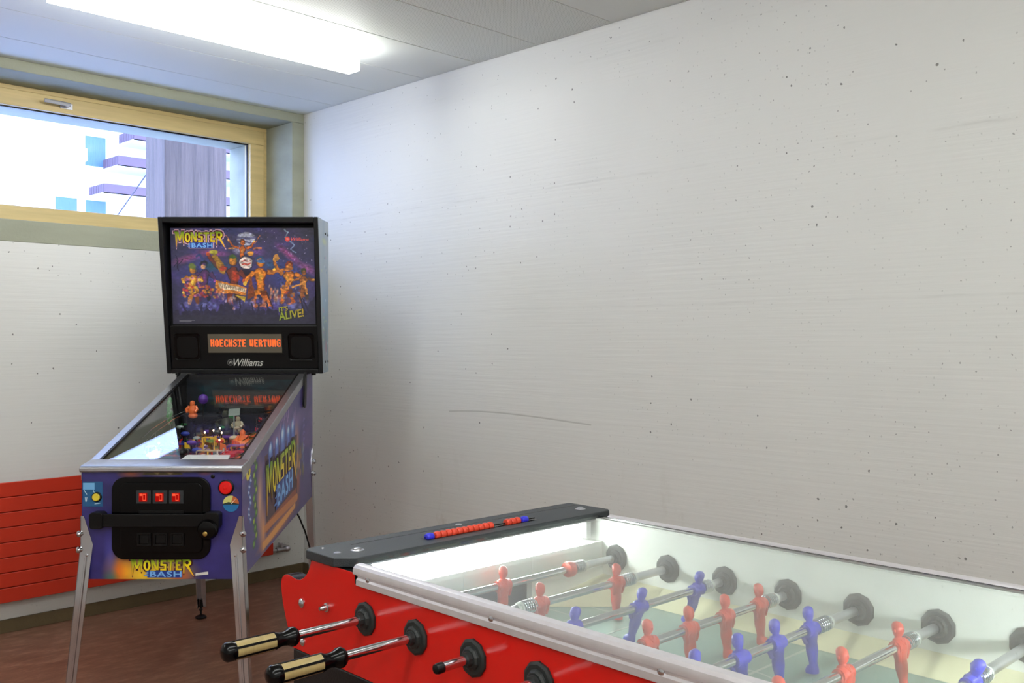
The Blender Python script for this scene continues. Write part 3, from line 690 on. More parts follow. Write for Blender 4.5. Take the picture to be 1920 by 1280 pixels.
# coin door
def rrect(x0, x1, z0, z1, r, n=6):
    o = []
    for cx, cz, a0 in ((x1 - r, z1 - r, 0), (x0 + r, z1 - r, 90), (x0 + r, z0 + r, 180), (x1 - r, z0 + r, 270)):
        for i in range(n + 1):
            a = math.radians(a0 + 90 * i / n); o.append((cx + r * math.cos(a), cz + r * math.sin(a)))
    return o
FY = lambda u, v, w: (u, w, v)
cd = MB().prism(rrect(-.1716, .1741, .5788, .8671, .045), FY, -.0135, .0)
cd.prism(rrect(-.14, .148, .602, .848, .022), FY, -.019, -.0135)
door = cd.build('coin_door', M['blackgloss'], pin, bevel=.003)
for k in range(3):
    x = -.0822 + k * .0573
    MB().box(x, x + .0506, -.021, -.018, .776, .8216).build('coin_slot', M['darkgrey'], door, bevel=.001)
    bt = MB().box(x + .0105, x + .0385, -.0235, -.021, .7835, .8135, 0).box(x + .024, x + .0345, -.0238, -.0235, .787, .8105, 1).box(x + .0255, x + .033, -.0240, -.0238, .7895, .808, 0)
    bt.box(x + .013, x + .023, -.0238, -.0235, .803, .811, 1)
    plabel(bt.build('coin_reject_button', [M['coinlit'], M['coinmark']], door), 'red lit coin button')
    x = -.0788 + k * .058
    rt = MB().box(x, x + .048, -.023, -.019, .628, .634).box(x, x + .048, -.023, -.019, .668, .6732).box(x, x + .006, -.023, -.019, .634, .668).box(x + .042, x + .048, -.023, -.019, .634, .668).box(x + .008, x + .04, -.0205, -.019, .637, .665)
    rt.build('coin_return', M['black'], door, bevel=.001)
MB().prism(rrect(-.075, .085, .741, .752, .005), FY, -.024, -.019).build('coin_entry_ridge', M['black'], door, bevel=.002)
lb = MB().prism(rrect(-.238, .205, .697, .742, .004), FY, -.04, -.03)
lb.prism(rrect(-.238, -.19, .69, .748, .012), FY, -.045, -.001).prism(rrect(.16, .214, .69, .748, .012), FY, -.045, -.001)
lb.box(-.19, .16, -.03, -.022, .703, .736)
bar = plabel(lb.build('lock_bar', M['black'], pin, bevel=.003), 'black steel security bar across the coin door')
lk = MB().lathe([(0, .036), (.006, .036), (.012, .032), (.018, .03), (.02, .02)], (.176, -.04, .69), (0, -1, 0), 28)
lk.build('lock', M['blackgloss'], bar, bevel=.001)
MB().lathe([(0, .008), (.004, .008), (.005, .006)], (.172, -.06, .678), (0, -1, 0), 16).build('key_cylinder', M['brass'], bar)

# buttons
MB().lathe([(0, .0275), (.006, .0275), (.008, .024)], (.2273, 0, .83), (0, -1, 0), 28).build('button_ring', M['black'], pin)
plabel(MB().lathe([(0, .0225), (.006, .0225), (.010, .019), (.0105, .006), (.012, .005), (.0125, .001)], (.2273, -.007, .83), (0, -1, 0), 28).build('launch_button', M['redbutton'], pin), 'round red push button')
gd = Ink()
cx, cz, r = .2440, .7727, .0285
for k in range(24):
    a, b = 2 * PI * k / 24, 2 * PI * (k + 1) / 24; up = math.sin((a + b) / 2) > -.05
    col = (205, 205, 120) if up and k > 4 else ((190, 100, 50) if up else (20, 110, 170))
    gd.poly([(cx, -.004, cz), (cx + r * math.cos(a), -.004, cz + r * math.sin(a)), (cx + r * math.cos(b), -.004, cz + r * math.sin(b))], col)
gd.poly([(cx - r, -.0045, cz - .003), (cx + r, -.0045, cz - .003), (cx + r, -.0045, cz), (cx - r * .3, -.0045, cz + .006), (cx - r, -.0045, cz)], (30, 50, 50))
gd.poly([(cx, -.0047, cz), (cx + .003, -.0047, cz), (cx + .02, -.0047, cz + .02)], (240, 240, 220))
plabel(gd.build('round_sticker', M['art'], pin), 'round sticker, yellow above and blue below')
st = Ink()
st.poly([(-.276, -.003, .7626), (-.207, -.003, .7626), (-.207, -.003, .85), (-.276, -.003, .85)], (22, 90, 140))
st.poly([(-.276, -.0034, .822), (-.235, -.0034, .822), (-.235, -.0034, .846), (-.276, -.0034, .846)], (110, 175, 225))
for a, b in (((-.272, .82), (-.262, .805)), ((-.24, .82), (-.232, .803)), ((-.268, .795), (-.266, .78)), ((-.262, .795), (-.264, .78)), ((-.215, .775), (-.235, .772))):
    dx, dz = b[0] - a[0], b[1] - a[1]; l = math.hypot(dx, dz); nx, nz = -dz / l * .0012, dx / l * .0012
    st.poly([(a[0] + nx, -.0036, a[1] + nz), (b[0] + nx, -.0036, b[1] + nz), (b[0] - nx, -.0036, b[1] - nz), (a[0] - nx, -.0036, a[1] - nz)], (200, 225, 240))
plabel(st.build('corner_sticker', M['art'], pin), 'blue square sticker round the start button')
MB().lathe([(0, .0175), (.004, .0175), (.006, .015)], (-.227, -.003, .7963), (0, -1, 0), 24).build('button_ring', M['black'], pin)
plabel(MB().lathe([(0, .0135), (.004, .0135), (.006, .011)], (-.227, -.008, .7963), (0, -1, 0), 24).build('start_button', mat('yellow_button', rgb(225, 200, 60), .3), pin), 'round yellow start button')
MB().lathe([(0, .007), (.003, .007), (.005, .003)], (.18, -.001, .868), (0, -1, 0), 12).build('bolt', M['black'], pin)

# lockbar and side rails
def gz(y): return .889 + y / 1.02 * .299            # top edge line
lk = MB()
prof = [(-.014, .884), (-.018, .889), (-.018, .9), (-.012, .905), (.0, .908), (.08, .9185), (.08, .907), (.0, .893), (-.008, .884)]
lk.prism(prof, lambda u, v, w: (w, u, v), -.284, .287)
plabel(lk.build('lock_down_bar', M['steel'], pin, bevel=.003), 'brushed steel lockbar across the front')
for sx in (-1, 1):
    rl = MB()
    def P8(ya, yb, xa, xb, da, db): return [(xa, ya, gz(ya) + da), (xb, ya, gz(ya) + da), (xb, yb, gz(yb) + da), (xa, yb, gz(yb) + da), (xa, ya, gz(ya) + db), (xb, ya, gz(ya) + db), (xb, yb, gz(yb) + db), (xa, yb, gz(yb) + db)]
    xo = sx * (CWd + .004); xi = sx * (CWd - .026)
    a, b = min(xo, xi), max(xo, xi)
    rl.hexa(P8(.0, 1.02, a, b, .0006, .0055))
    a, b = min(xo, sx * (CWd + .0016)), max(xo, sx * (CWd + .0016))
    rl.hexa(P8(.0, 1.02, a, b, -.034, .0006))
    rl.build('side_rail', M['steel'], pin, bevel=.0015)
    tm = MB().hexa(P8(.08, 1.02, *(sorted((sx * (CWd - .026), sx * (CWd - .034)))), -.006, .0045))
    tm.build('glass_channel', M['black'], pin)
    hg = MB().prism([(.985 + .024 * math.cos(t), 1.06 + .022 * math.sin(t)) for t in [PI + i * PI / 8 for i in range(9)]] + [(1.022, 1.2), (.985, 1.2)], lambda u, v, w: (w, u, v), sx * (CWd + .006), sx * (CWd + .012))
    hg.build('backbox_hinge', M['black'], pin, bevel=.001)
pg = MB().hexa([(-.254, .07, gz(.07) - .004), (.254, .07, gz(.07) - .004), (.254, 1.03, gz(1.02) - .001), (-.254, 1.03, gz(1.02) - .001), (-.254, .07, gz(.07) + .0), (.254, .07, gz(.07) + .0), (.254, 1.03, gz(1.02) + .003), (-.254, 1.03, gz(1.02) + .003)])
pg.build('playfield_glass', M['clear'], pin)

# legs
def leg(sx, front):
    """L-section sheet steel leg; local corner line runs down the cabinet edge and splays out"""
    b = MB(); sy = -1 if front else 1; yc = 0 if front else 1.19
    base = 0
    zt = .729 if front else .83
    hs = [(zt, .012), (zt - .1, .044), (zt - .16, .042), (.05, .034)]
    def corner(z):
        k = max(0, (zt - .1 - z)) / (zt - .1)
        ox = .047 if front else .004
        return (sx * (CWd + .004 + ox * k), yc + sy * (.004 + (.05 if front else .1) * k))
    for fl in (0, 1):
        rings = []
        for z, w in hs:
            x, y = corner(z); t = .003
            if fl == 0: r = [(x, y), (x - sx * w, y), (x - sx * w, y - sy * t), (x, y - sy * t)]
            else: r = [(x, y), (x, y - sy * w), (x - sx * t, y - sy * w), (x - sx * t, y)]
            rings.append([(p[0], p[1], z) for p in r])
        b.loft(rings)
    # pressed rib down the front flange
    rings = []
    for z, w in ((zt - .13, .0), (zt - .15, .01), (.12, .009), (.09, 0)):
        x, y = corner(z); xm = x - sx * .024 * (1 if z > .3 else .85); ww = max(w, .001)
        rings.append([(xm - ww / 2, y, z), (xm - ww / 4, y + sy * .004, z), (xm + ww / 4, y + sy * .004, z), (xm + ww / 2, y, z)])
    b.loft(rings)
    lg = b.build('leg', M['chrome'], pin, bevel=.0008)
    bl = MB()
    for z in (zt - .062, zt - .118):
        x, y = corner(z)
        d = Vector((sx * .7, sy * .7, 0)); bl.lathe([(-.004, .008), (.004, .008), (.008, .0115), (.013, .0095), (.016, .004)], (x - sx * .002, y - sy * .002, z), d, 14)
    x, y = corner(zt - .137); bl.lathe([(0, .005), (.003, .005), (.004, .002)], (x - sx * .026, y, zt - .137), (0, sy, 0), 10)
    each(bl, 'leg_bolt', M['chrome'], lg)
    x, y = corner(.05); cx_, cy_ = x - sx * .012, y - sy * .012
    ft = MB().cyl((cx_, cy_, .015), (cx_, cy_, .09), .005, 10).lathe([(0, .026), (.006, .027), (.012, .02), (.016, .01)], (cx_, cy_, .0), (0, 0, 1), 20).lathe([(0, .009), (.008, .009)], (cx_, cy_, .036), (0, 0, 1), 6)
    ft.build('leveling_foot', M['black'], lg)
for sx in (-1, 1):
    for fr_ in (True, False): leg(sx, fr_)

# backbox
BX = .3595; yf = lambda z: .93 + (1.9 - z) * .1696; yB = 1.185
bb = MB(); outl = [(yf(1.9), 1.9), (yB, 1.905), (yB, 1.198), (yf(1.1925), 1.1925)]
for sx in (-1, 1): bb.prism(outl, lambda u, v, w: (w, u, v), sx * BX - .0005, sx * (BX - .019) - .0005)
bb.prism([(yf(1.9), 1.9), (yB, 1.905), (yB, 1.885), (yf(1.875), 1.875)], lambda u, v, w: (w, u, v), -BX + .019, BX - .02)
bb.prism([(yf(1.213), 1.213), (yB, 1.213), (yB, 1.198), (yf(1.1925), 1.1925)], lambda u, v, w: (w, u, v), -BX + .019, BX - .02)
bb.box(-BX + .019, BX - .02, yB - .012, yB, 1.213, 1.885)
box = bb.build('backbox', M['blackframe'], pin, bevel=.003)
# pale blue printed sides
c = Cv(60, 150, .3, (150, 165, 175)); c.mix(np.clip(vnoise(c.w, c.h, 4, 4, 33) * 2 - .9, 0, 1) * .6, (105, 135, 165)); c.blob(.5, .25, .6, .4, (95, 120, 130), .9, .9); c.blob(.5, .45, .5, .2, (110, 160, 200), .6, .9); c.blob(.55, .86, .3, .03, (190, 200, 120), .7, .8); c.blob(.5, .1, .5, .12, (140, 150, 160), .8, .9)
for k in range(26): c.blob(.2 + .6 * rng.rand(), rng.rand() * .8, .1, .012, [(190, 200, 130), (170, 120, 150), (80, 120, 160), (200, 210, 220)][k % 4], .5, .6)
c.blob(.6, .17, .15, .06, (170, 90, 120), .6, .8)
def bbside(sx):
    def fn(u, v):
        z = 1.1965 + v * .704; ya = yf(z) + .004; return (sx * (BX + .001) - .0005, ya + u * (yB - .002 - ya), z)
    return fn
for sx in (-1, 1): art_grid('side_art', c, bbside(sx), M['art'], box)
ho = MB()
for y in (1.1, 1.165):
    for z in (1.842, 1.246): ho.cyl((BX + .0005, y, z), (BX + .003, y, z), .0055, 10)
each(ho, 'side_bolt', M['black'], box)
bf = MB()
for x in (-.32, .31): bf.cyl((x, 1.08, 1.184), (x, 1.08, 1.196), .011, 12)
each(bf, 'bottom_bolt', M['black'], box)

# backglass painting
ya_, yb_ = 1.0, 1.04; GZ0, GZ1, GX = 1.421, 1.858, .328
c = Cv(420, 280, 1.5, (50, 48, 82))
top = np.clip((c.V - .78) / .22, 0, 1); c.mix(top * .7, (52, 52, 68))
nz1 = vnoise(c.w, c.h, 6, 5, 40); c.mix(np.clip(nz1 * 2.4 - 1.1, 0, 1) * .8, (84, 66, 150)); nz2 = vnoise(c.w, c.h, 5, 5, 41); c.mix(np.clip(nz2 * 2.6 - 1.4, 0, 1) * .8, (36, 60, 130))
for (u, v, rx, ry, col, al, rt) in ((.12, .68, .16, .05, (170, 80, 140), .8, .25), (.3, .74, .14, .04, (180, 80, 150), .8, -.1), (.82, .72, .14, .05, (190, 80, 150), .85, -.7), (.94, .58, .1, .06, (180, 90, 150), .8, -.4), (.6, .75, .08, .06, (120, 70, 150), .8, 0), (.2, .52, .16, .2, (50, 70, 160), .7, .5), (.8, .52, .16, .2, (40, 70, 160), .7, -.3), (.5, .45, .3, .2, (60, 50, 130), .6, 0), (.33, .6, .1, .06, (30, 110, 130), .7, 0), (.69, .62, .07, .08, (40, 100, 140), .6, 0)):
    c.blob(u, v, rx, ry, col, al, .9, rt)
c.blob(.525, .89, .07, .075, (196, 200, 222), .95, .15); c.line([(.43, .9), (.52, .885), (.6, .9)], .012, (70, 70, 120), .7); c.line([(.46, .86), (.56, .85)], .01, (60, 60, 110), .7)
c.blob(.49, .77, .07, .06, (190, 185, 215), .8, .7)
for k in range(40): c.blob(.62 + .36 * rng.rand(), .62 + .36 * rng.rand(), .004, .006, (190, 180, 225), .8, .5)
c.line([(.785, .99), (.80, .96), (.82, .95), (.80, .9), (.81, .86)], .006, (150, 180, 200), .8); c.line([(.83, .86), (.86, .82), (.84, .78), (.87, .75)], .006, (140, 165, 210), .8)
c.line([(.02, .6), (.05, .66), (.03, .72)], .004, (25, 20, 50)); c.line([(.05, .62), (.09, .68)], .004, (25, 20, 50)); c.line([(.05, .55), (.04, .66)], .006, (25, 20, 50))
# players on the stage
player_fig(c, .5, .68, .2, (200, 95, 30), (90, 30, 15), (90, 50, 25), ((-.7, .35), (.62, .3)), legs=False)
c.line([(.42, .86), (.385, .92)], .004, (190, 110, 70)); c.line([(.585, .83), (.625, .92)], .004, (190, 110, 70)); c.blob(.555, .735, .025, .028, (225, 150, 50), 1, .2); c.line([(.4, .79), (.44, .785)], .008, (220, 150, 60)); c.line([(.57, .78), (.63, .79)], .008, (200, 110, 50))
c.blob(.52, .64, .055, .075, (30, 26, 48)); c.blob(.52, .64, .048, .062, (232, 214, 204), 1, .08); c.line([(.49, .65), (.51, .665), (.53, .65), (.55, .66)], .006, (170, 60, 50)); c.line([(.49, .625), (.51, .63), (.53, .615), (.555, .63)], .007, (190, 70, 55))
c.blob(.53, .53, .09, .05, (26, 24, 40), .9, .3)
player_fig(c, .43, .36, .36, (105, 42, 34), (40, 24, 34), (60, 80, 40), ((-.72, .42), (.3, -.35)), lite=(200, 80, 40)); c.blob(.43, .655, .028, .05, (190, 120, 40), 1, .3); c.blob(.43, .7, .032, .026, (60, 90, 40), 1, .3)
c.line([(.3, .72), (.335, .63), (.36, .55)], .028, (165, 120, 40), w1=.034); c.blob(.3, .745, .035, .028, (175, 165, 50), 1, .3); c.blob(.45, .5, .03, .06, (205, 60, 30), .9, .5); c.blob(.36, .58, .03, .035, (175, 40, 40), .8, .5)
player_fig(c, .62, .35, .36, (216, 122, 30), (120, 50, 20), (40, 70, 110), ((-.45, -.4), (.42, .0)), lite=(255, 200, 60)); c.blob(.625, .65, .03, .02, (60, 100, 150)); c.poly([(.55, .52), (.52, .25), (.58, .3)], (130, 60, 25)); c.poly([(.575, .3), (.665, .3), (.69, .18), (.56, .18)], (200, 100, 35)); c.blob(.607, .25, .022, .065, (30, 30, 70)); c.line([(.66, .34), (.7, .16)], .006, (60, 30, 30))
player_fig(c, .8, .36, .3, (206, 118, 36), (100, 50, 25), (120, 40, 30), ((-.5, .45), (.45, -.2)), lean=.1, lite=(250, 185, 60)); c.line([(.68, .54), (.84, .58)], .012, (190, 110, 45)); c.blob(.735, .69, .022, .035, (205, 140, 60))
for k in range(46): c.blob(.76 + .16 * rng.rand(), .24 + .18 * rng.rand(), .012, .02, [(200, 80, 30), (110, 120, 170), (230, 140, 50), (70, 50, 90)][k % 4], .8, .5)
player_fig(c, .92, .34, .24, (150, 86, 40), (60, 50, 50), (50, 60, 30), ((-.5, -.1), (.4, -.1)), lite=(215, 150, 50)); c.line([(.84, .38), (.93, .44), (.94, .32)], .008, (215, 140, 60))
player_fig(c, .225, .38, .29, (70, 40, 84), (24, 28, 44), (18, 22, 34), ((-.35, -.25), (.35, -.35)), lean=.02, lite=(150, 70, 150)); c.blob(.222, .6, .018, .03, (225, 160, 110), 1, .3); c.line([(.17, .7), (.2, .73), (.22, .67)], .012, (44, 60, 110)); c.blob(.27, .6, .05, .06, (20, 70, 70), .6, .6)
player_fig(c, .15, .34, .28, (196, 120, 40), (110, 60, 30), (70, 84, 40), ((-.35, -.25), (.3, -.2)), lite=(240, 190, 60)); c.blob(.15, .6, .032, .03, (95, 110, 50), 1, .3)
for k in range(60): c.blob(.07 + .13 * rng.rand(), .28 + .2 * rng.rand(), .012, .02, [(225, 150, 40), (200, 60, 50), (240, 200, 70), (70, 40, 100), (190, 110, 160)][k % 5], .85, .4)
for k in range(30): c.blob(.2 + .12 * rng.rand(), .28 + .12 * rng.rand(), .013, .02, [(215, 110, 40), (120, 50, 110), (230, 160, 50), (200, 60, 50)][k % 4], .8, .5)
c.poly([(.3, .46), (.52, .38), (.515, .3), (.32, .33)], (205, 120, 40)); c.poly([(.325, .43), (.51, .365), (.51, .33), (.34, .37)], (235, 215, 180))
for k in range(14): u = .34 + k * .0125; c.line([(u, .425 - k * .005), (u + .002, .385 - k * .0035)], .0022, (70, 30, 20))
c.poly([(.44, .3), (.51, .29), (.505, .22), (.48, .26)], (220, 180, 40))
for k in range(80):     # footlight flames
    g = [(.34, .34), (.415, .26), (.7, .33), (.735, .3), (.585, .22)][k % 5]; c.blob(g[0] + .035 * rng.randn() * .5, g[1] + .05 * rng.randn() * .7, .009, .028, [(250, 225, 205), (240, 140, 70), (250, 190, 150), (220, 90, 60)][k % 4], .55, .8)
c.blob(.825, .235, .035, .045, (235, 110, 40), 1, .3); c.blob(.81, .245, .026, .035, (80, 60, 90), 1, .3)
# glow behind the crowd, then the crowd
for k in range(60): c.blob(.05 + .9 * rng.rand(), .14 + .1 * rng.rand(), .02, .035, [(120, 130, 205), (150, 150, 220), (90, 80, 170)][k % 3], .5, .8)
for k in range(34):
    u = .02 + k * .03 + .01 * rng.randn(); v = .1 + .035 * rng.rand() + (.06 if 10 < k < 14 else 0); c.blob(u, v, .019, .035, (38, 36, 60), 1, .15); c.blob(u, v - .08, .03, .08, (40, 38, 60), 1, .15)
for u, v, t in ((.08, .22, .03), (.2, .2, -.02), (.25, .19, .03), (.36, .22, -.01), (.47, .27, .0), (.6, .2, -.02), (.66, .24, .02), (.9, .3, .03), (.93, .26, .04), (.56, .22, .01)): c.line([(u + t, .08), (u, v - .05), (u - t * .5, v)], .011, (36, 34, 60), 1, .007)
c.poly([(0, 0), (1, 0), (1, .09), (0, .09)], (43, 42, 60)); c.blob(0, .2, .07, .3, (44, 42, 66), .8, .8); c.poly([(.93, .0), (1, .0), (1, .3), (.96, .22)], (42, 40, 62))
wx = (vnoise(c.w, c.h, 22, 3, 60) - .5) * 16; wy = (vnoise(c.w, c.h, 22, 3, 61) - .5) * 14
ii = np.clip((np.arange(c.h)[:, None] + wy).astype(int), 0, c.h - 1); jj = np.clip((np.arange(c.w)[None, :] + wx).astype(int), 0, c.w - 1); c.a = c.a[ii, jj]
dt_ = vnoise(c.w, c.h, 70, 2, 62)[..., None]; sat = c.a.max(2, keepdims=True) > .45
c.a = np.where(sat, c.a * (.55 + .8 * dt_), c.a)
c.a += (np.array((.25, .24, .29)) - c.a) * .12
c.a = c.a * (.86 + .28 * vnoise(c.w, c.h, 50, 2, 50))[..., None]
def bgf(u, v, o=0.0): return (-GX + 2 * GX * u, ya_ + (yb_ - ya_) * (1 - v) - o, GZ0 + (GZ1 - GZ0) * v)
glass_ = art_grid('backglass', c, lambda u, v: bgf(u, v), M['artlit'], pin)
plabel(glass_, 'backlit printed glass of a rock band at night')
ik = Ink()
logo(ik, lambda u, v, o: bgf(.03 + .355 * u, .80 + .165 * v, o), e=.0005, halo=(218, 178, 196), dark=(90, 30, 40), asp=.3, bash=(.3, .74, -.02, .27), dim=.95)
ik.build('title_lettering', M['artlit'], glass_); ik = Ink()
ink_text(ik, 'Williams', lambda u, v, o: bgf(.84 + .125 * u, .868 + .032 * v, o), (225, 88, 80), .35, .012, off=.0006)
for k in range(12):
    a, b = 2 * PI * k / 12, 2 * PI * (k + 1) / 12; ik.poly([bgf(.815, .885, .0008), bgf(.815 + .017 * math.cos(a), .885 + .026 * math.sin(a), .0008), bgf(.815 + .017 * math.cos(b), .885 + .026 * math.sin(b), .0008)], (225, 70, 66))
ink_text(ik, 'W', lambda u, v, o: bgf(.806 + .018 * u, .875 + .02 * v, o), (250, 190, 180), 0, 0, off=.0012)
ik.build('maker_lettering', M['artlit'], glass_); ik = Ink()
def rot(u, v, cu, cv_, a): return (cu + (u * math.cos(a) - v * math.sin(a) / 1.5), cv_ + (u * math.sin(a) * 1.5 + v * math.cos(a)))
for (body, w, h, cu, cv_) in (("IT'S", .065, .05, .745, .125), ("ALIVE!", .18, .085, .745, .035)):
    ink_text(ik, body, lambda u, v, o: bgf(*rot(u * w + .003, v * h - .006, cu, cv_, .16), o), (30, 40, 20), .1, .05, off=.0006)
    ink_text(ik, body, lambda u, v, o: bgf(*rot(u * w, v * h, cu, cv_, .16), o), lambda u, v: (130 + 50 * u, 150, 60 - 20 * v), .1, .02, off=.0012)
ik.build('slogan_lettering', M['artlit'], glass_); ik = Ink()
ik.poly([bgf(.045, .025, .0006), bgf(.13, .025, .0006), bgf(.13, .031, .0006), bgf(.045, .031, .0006)], (120, 120, 130)); ik.poly([bgf(.045, .036, .0006), bgf(.155, .036, .0006), bgf(.155, .04, .0006), bgf(.045, .04, .0006)], (120, 120, 130))
ik.build('fine_print', M['artlit'], glass_)
MB().box(-GX - .012, GX + .012, yb_ + .004, yb_ + .02, GZ0 - .02, GZ1 + .017).build('glass_backing', M['black'], pin)

# speaker panel with dot display
def spf(x, z, o): return (x, yf(z) + .010 - o, z)
sp = MB().prism([(yf(1.214) + .010, 1.214), (yf(1.412) + .010, 1.412), (yf(1.412) + .04, 1.412), (yf(1.214) + .04, 1.214)], lambda u, v, w: (w, u, v), -BX + .02, BX - .021)
panel = sp.build('speaker_panel', M['black'], pin, bevel=.003)
for cx in (-.261, .263):
    g = MB(); ox = rrect(cx - .061, cx + .059, 1.253, 1.377, .014); ix = rrect(cx - .055, cx + .053, 1.259, 1.371, .011); n = len(ox)
    for i in range(n):
        j = (i + 1) % n
        g.poly([spf(*ox[i], .0), spf(*ox[j], .0), spf(*ox[j], .003), spf(*ox[i], .003)]); g.poly([spf(*ox[i], .003), spf(*ox[j], .003), spf(*ix[j], .001), spf(*ix[i], .001)])
    g.poly([spf(*p, .001) for p in ix])
    g.build('speaker_grille', M['blackgloss'], panel)
    g2 = MB(); g2.prism(rrect(cx - .048, cx + .046, 1.267, 1.363, .02), spf, .001, .0016); g2.build('speaker_cloth', M['black'], panel)
dz = MB(); X_0, X_1, Z_0, Z_1 = -.165, .1737, 1.2886, 1.3746
dz.prism([(X_0 - .006, Z_0 - .006), (X_1 + .006, Z_0 - .006), (X_1 + .006, Z_1 + .004), (X_0 - .006, Z_1 + .004)], spf, 0, .003)
disp = dz.build('display', M['black'], panel)
MB().prism([(X_0, Z_0), (X_1, Z_0), (X_1, Z_1), (X_0, Z_1)], spf, .003, .004).build('display_screen', M['dmdoff'], disp)
F = {'H': ['101', '101', '101', '111', '101', '101', '101'], }
F = {
 'H': '11011 11011 11011 11111 11011 11011 11011', 'O': '01110 11011 11011 11011 11011 11011 01110', 'E': '11111 11000 11000 11110 11000 11000 11111', 'C': '01111 11001 11000 11000 11000 11001 01111',
 'S': '01111 11001 11000 01110 00011 10011 11110', 'T': '11111 10101 00100 00100 00100 00100 01110', 'W': '11011 11011 11011 11011 11111 11111 01010', 'R': '11110 11011 11011 11110 11110 11011 11011',
 'U': '11011 11011 11011 11011 11011 11011 01110', 'N': '11011 11111 11111 11111 11011 11011 11011', 'G': '01111 11001 11000 11011 11001 11001 01111', ' ': '00000 ' * 7}
dt = MB(); word = 'HOECHSTE WERTUNG'; tx0, tx1, tz0, tz1 = -.153, .168, 1.3165, 1.3492
nc = sum(6 if ch != ' ' else 4 for ch in word) - 1; pw = (tx1 - tx0) / nc; ph = (tz1 - tz0) / 7; cxx = 0
for ch in word:
    rows = F[ch].split()
    if ch != ' ':
        for r_ in range(7):
            for q in range(5):
                if rows[r_][q] == '1':
                    xa = tx0 + (cxx + q) * pw; zb_ = tz1 - (r_ + 1) * ph
                    dt.poly([spf(xa, zb_ + ph * .06, .0046), spf(xa + pw * .95, zb_ + ph * .06, .0046), spf(xa + pw * .95, zb_ + ph * .97, .0046), spf(xa, zb_ + ph * .97, .0046)])
        cxx += 6
    else: cxx += 4
plabel(dt.build('display_text', M['dmdon'], disp), 'glowing orange dot letters HOECHSTE WERTUNG')
ik = Ink()
ink_text(ik, 'Williams', lambda u, v, o: spf(-.052 + .136 * u, 1.2265 + .034 * v, o), (190, 190, 182), .4, .012, off=.0008)
for k in range(14):
    a, b = 2 * PI * k / 14, 2 * PI * (k + 1) / 14
    for r0, r1, col in ((.0, .0145, (110, 110, 108)), (.0, .0125, (16, 16, 18))):
        ik.poly([spf(-.068, 1.243, .0008 if r1 > .013 else .0012), spf(-.068 + r1 * math.cos(a), 1.243 + r1 * math.sin(a), .0008 if r1 > .013 else .0012), spf(-.068 + r1 * math.cos(b), 1.243 + r1 * math.sin(b), .0008 if r1 > .013 else .0012)], col)
ink_text(ik, 'W', lambda u, v, o: spf(-.076 + .016 * u, 1.237 + .012 * v, o), (190, 190, 182), 0, .01, off=.0018)
ik.build('maker_lettering', M['art'], panel)

# playfield
pfz = lambda y: .86 + y * .06
c = Cv(150, 260, .55, (40, 30, 70))
cols = [(200, 60, 30), (40, 60, 170), (220, 160, 40), (60, 140, 60), (120, 50, 140), (30, 30, 60), (210, 90, 40), (40, 120, 150), (150, 40, 50), (90, 80, 150), (225, 120, 50)]
for k in range(520): c.blob(rng.rand(), rng.rand(), .02 + .06 * rng.rand(), .01 + .035 * rng.rand(), cols[k % 11], .85, .25, rng.rand() * 3)
for k in range(70): c.blob(rng.rand(), rng.rand(), .02, .011, [(250, 220, 120), (240, 240, 230), (255, 120, 60), (120, 220, 140)][k % 4], 1, .15)
for k in range(40): u, v = rng.rand(2); c.line([(u, v), (u + .15 * rng.randn(), v + .05 * rng.randn())], .003, (15, 12, 22))
c.blob(.25, .1, .1, .045, (235, 180, 40), 1, .1); c.blob(.08, .16, .08, .09, (40, 60, 170), 1, .1); c.blob(.3, .22, .12, .06, (220, 170, 50), .8, .3)
pf = art_grid('playfield', c, lambda u, v: (-.258 + .516 * u, .03 + .99 * v, pfz(.03 + .99 * v)), M['art'], pin)
MB().hexa([(-.258, .03, pfz(.03) - .014), (.258, .03, pfz(.03) - .014), (.258, 1.02, pfz(1.02) - .014), (-.258, 1.02, pfz(1.02) - .014), (-.258, .03, pfz(.03) - .001), (.258, .03, pfz(.03) - .001), (.258, 1.02, pfz(1.02) - .001), (-.258, 1.02, pfz(1.02) - .001)]).build('playfield_board', M['darkwood'], pin)
def col_m(n, r, g, b, rough=.3, em=0): return mat(n, rgb(r, g, b), rough, emit=rgb(r, g, b) if em else None, estr=em)
PM = dict(orange=col_m('toy_orange', 225, 110, 50, em=.1), purple=col_m('toy_purple', 90, 50, 150, em=.1), green=col_m('toy_green', 40, 130, 60, em=.05), dgreen=col_m('toy_dark_green', 60, 66, 50), blue=col_m('toy_blue', 40, 60, 160), redp=col_m('toy_red', 200, 40, 40, em=.1), yellow=col_m('toy_yellow', 230, 190, 50, em=.1), bone=col_m('toy_bone', 190, 180, 150), grey=col_m('toy_grey', 150, 165, 160), blackp=M['black'])
def fp(x, y, dz=0.0): return (x, y, pfz(y) + dz)
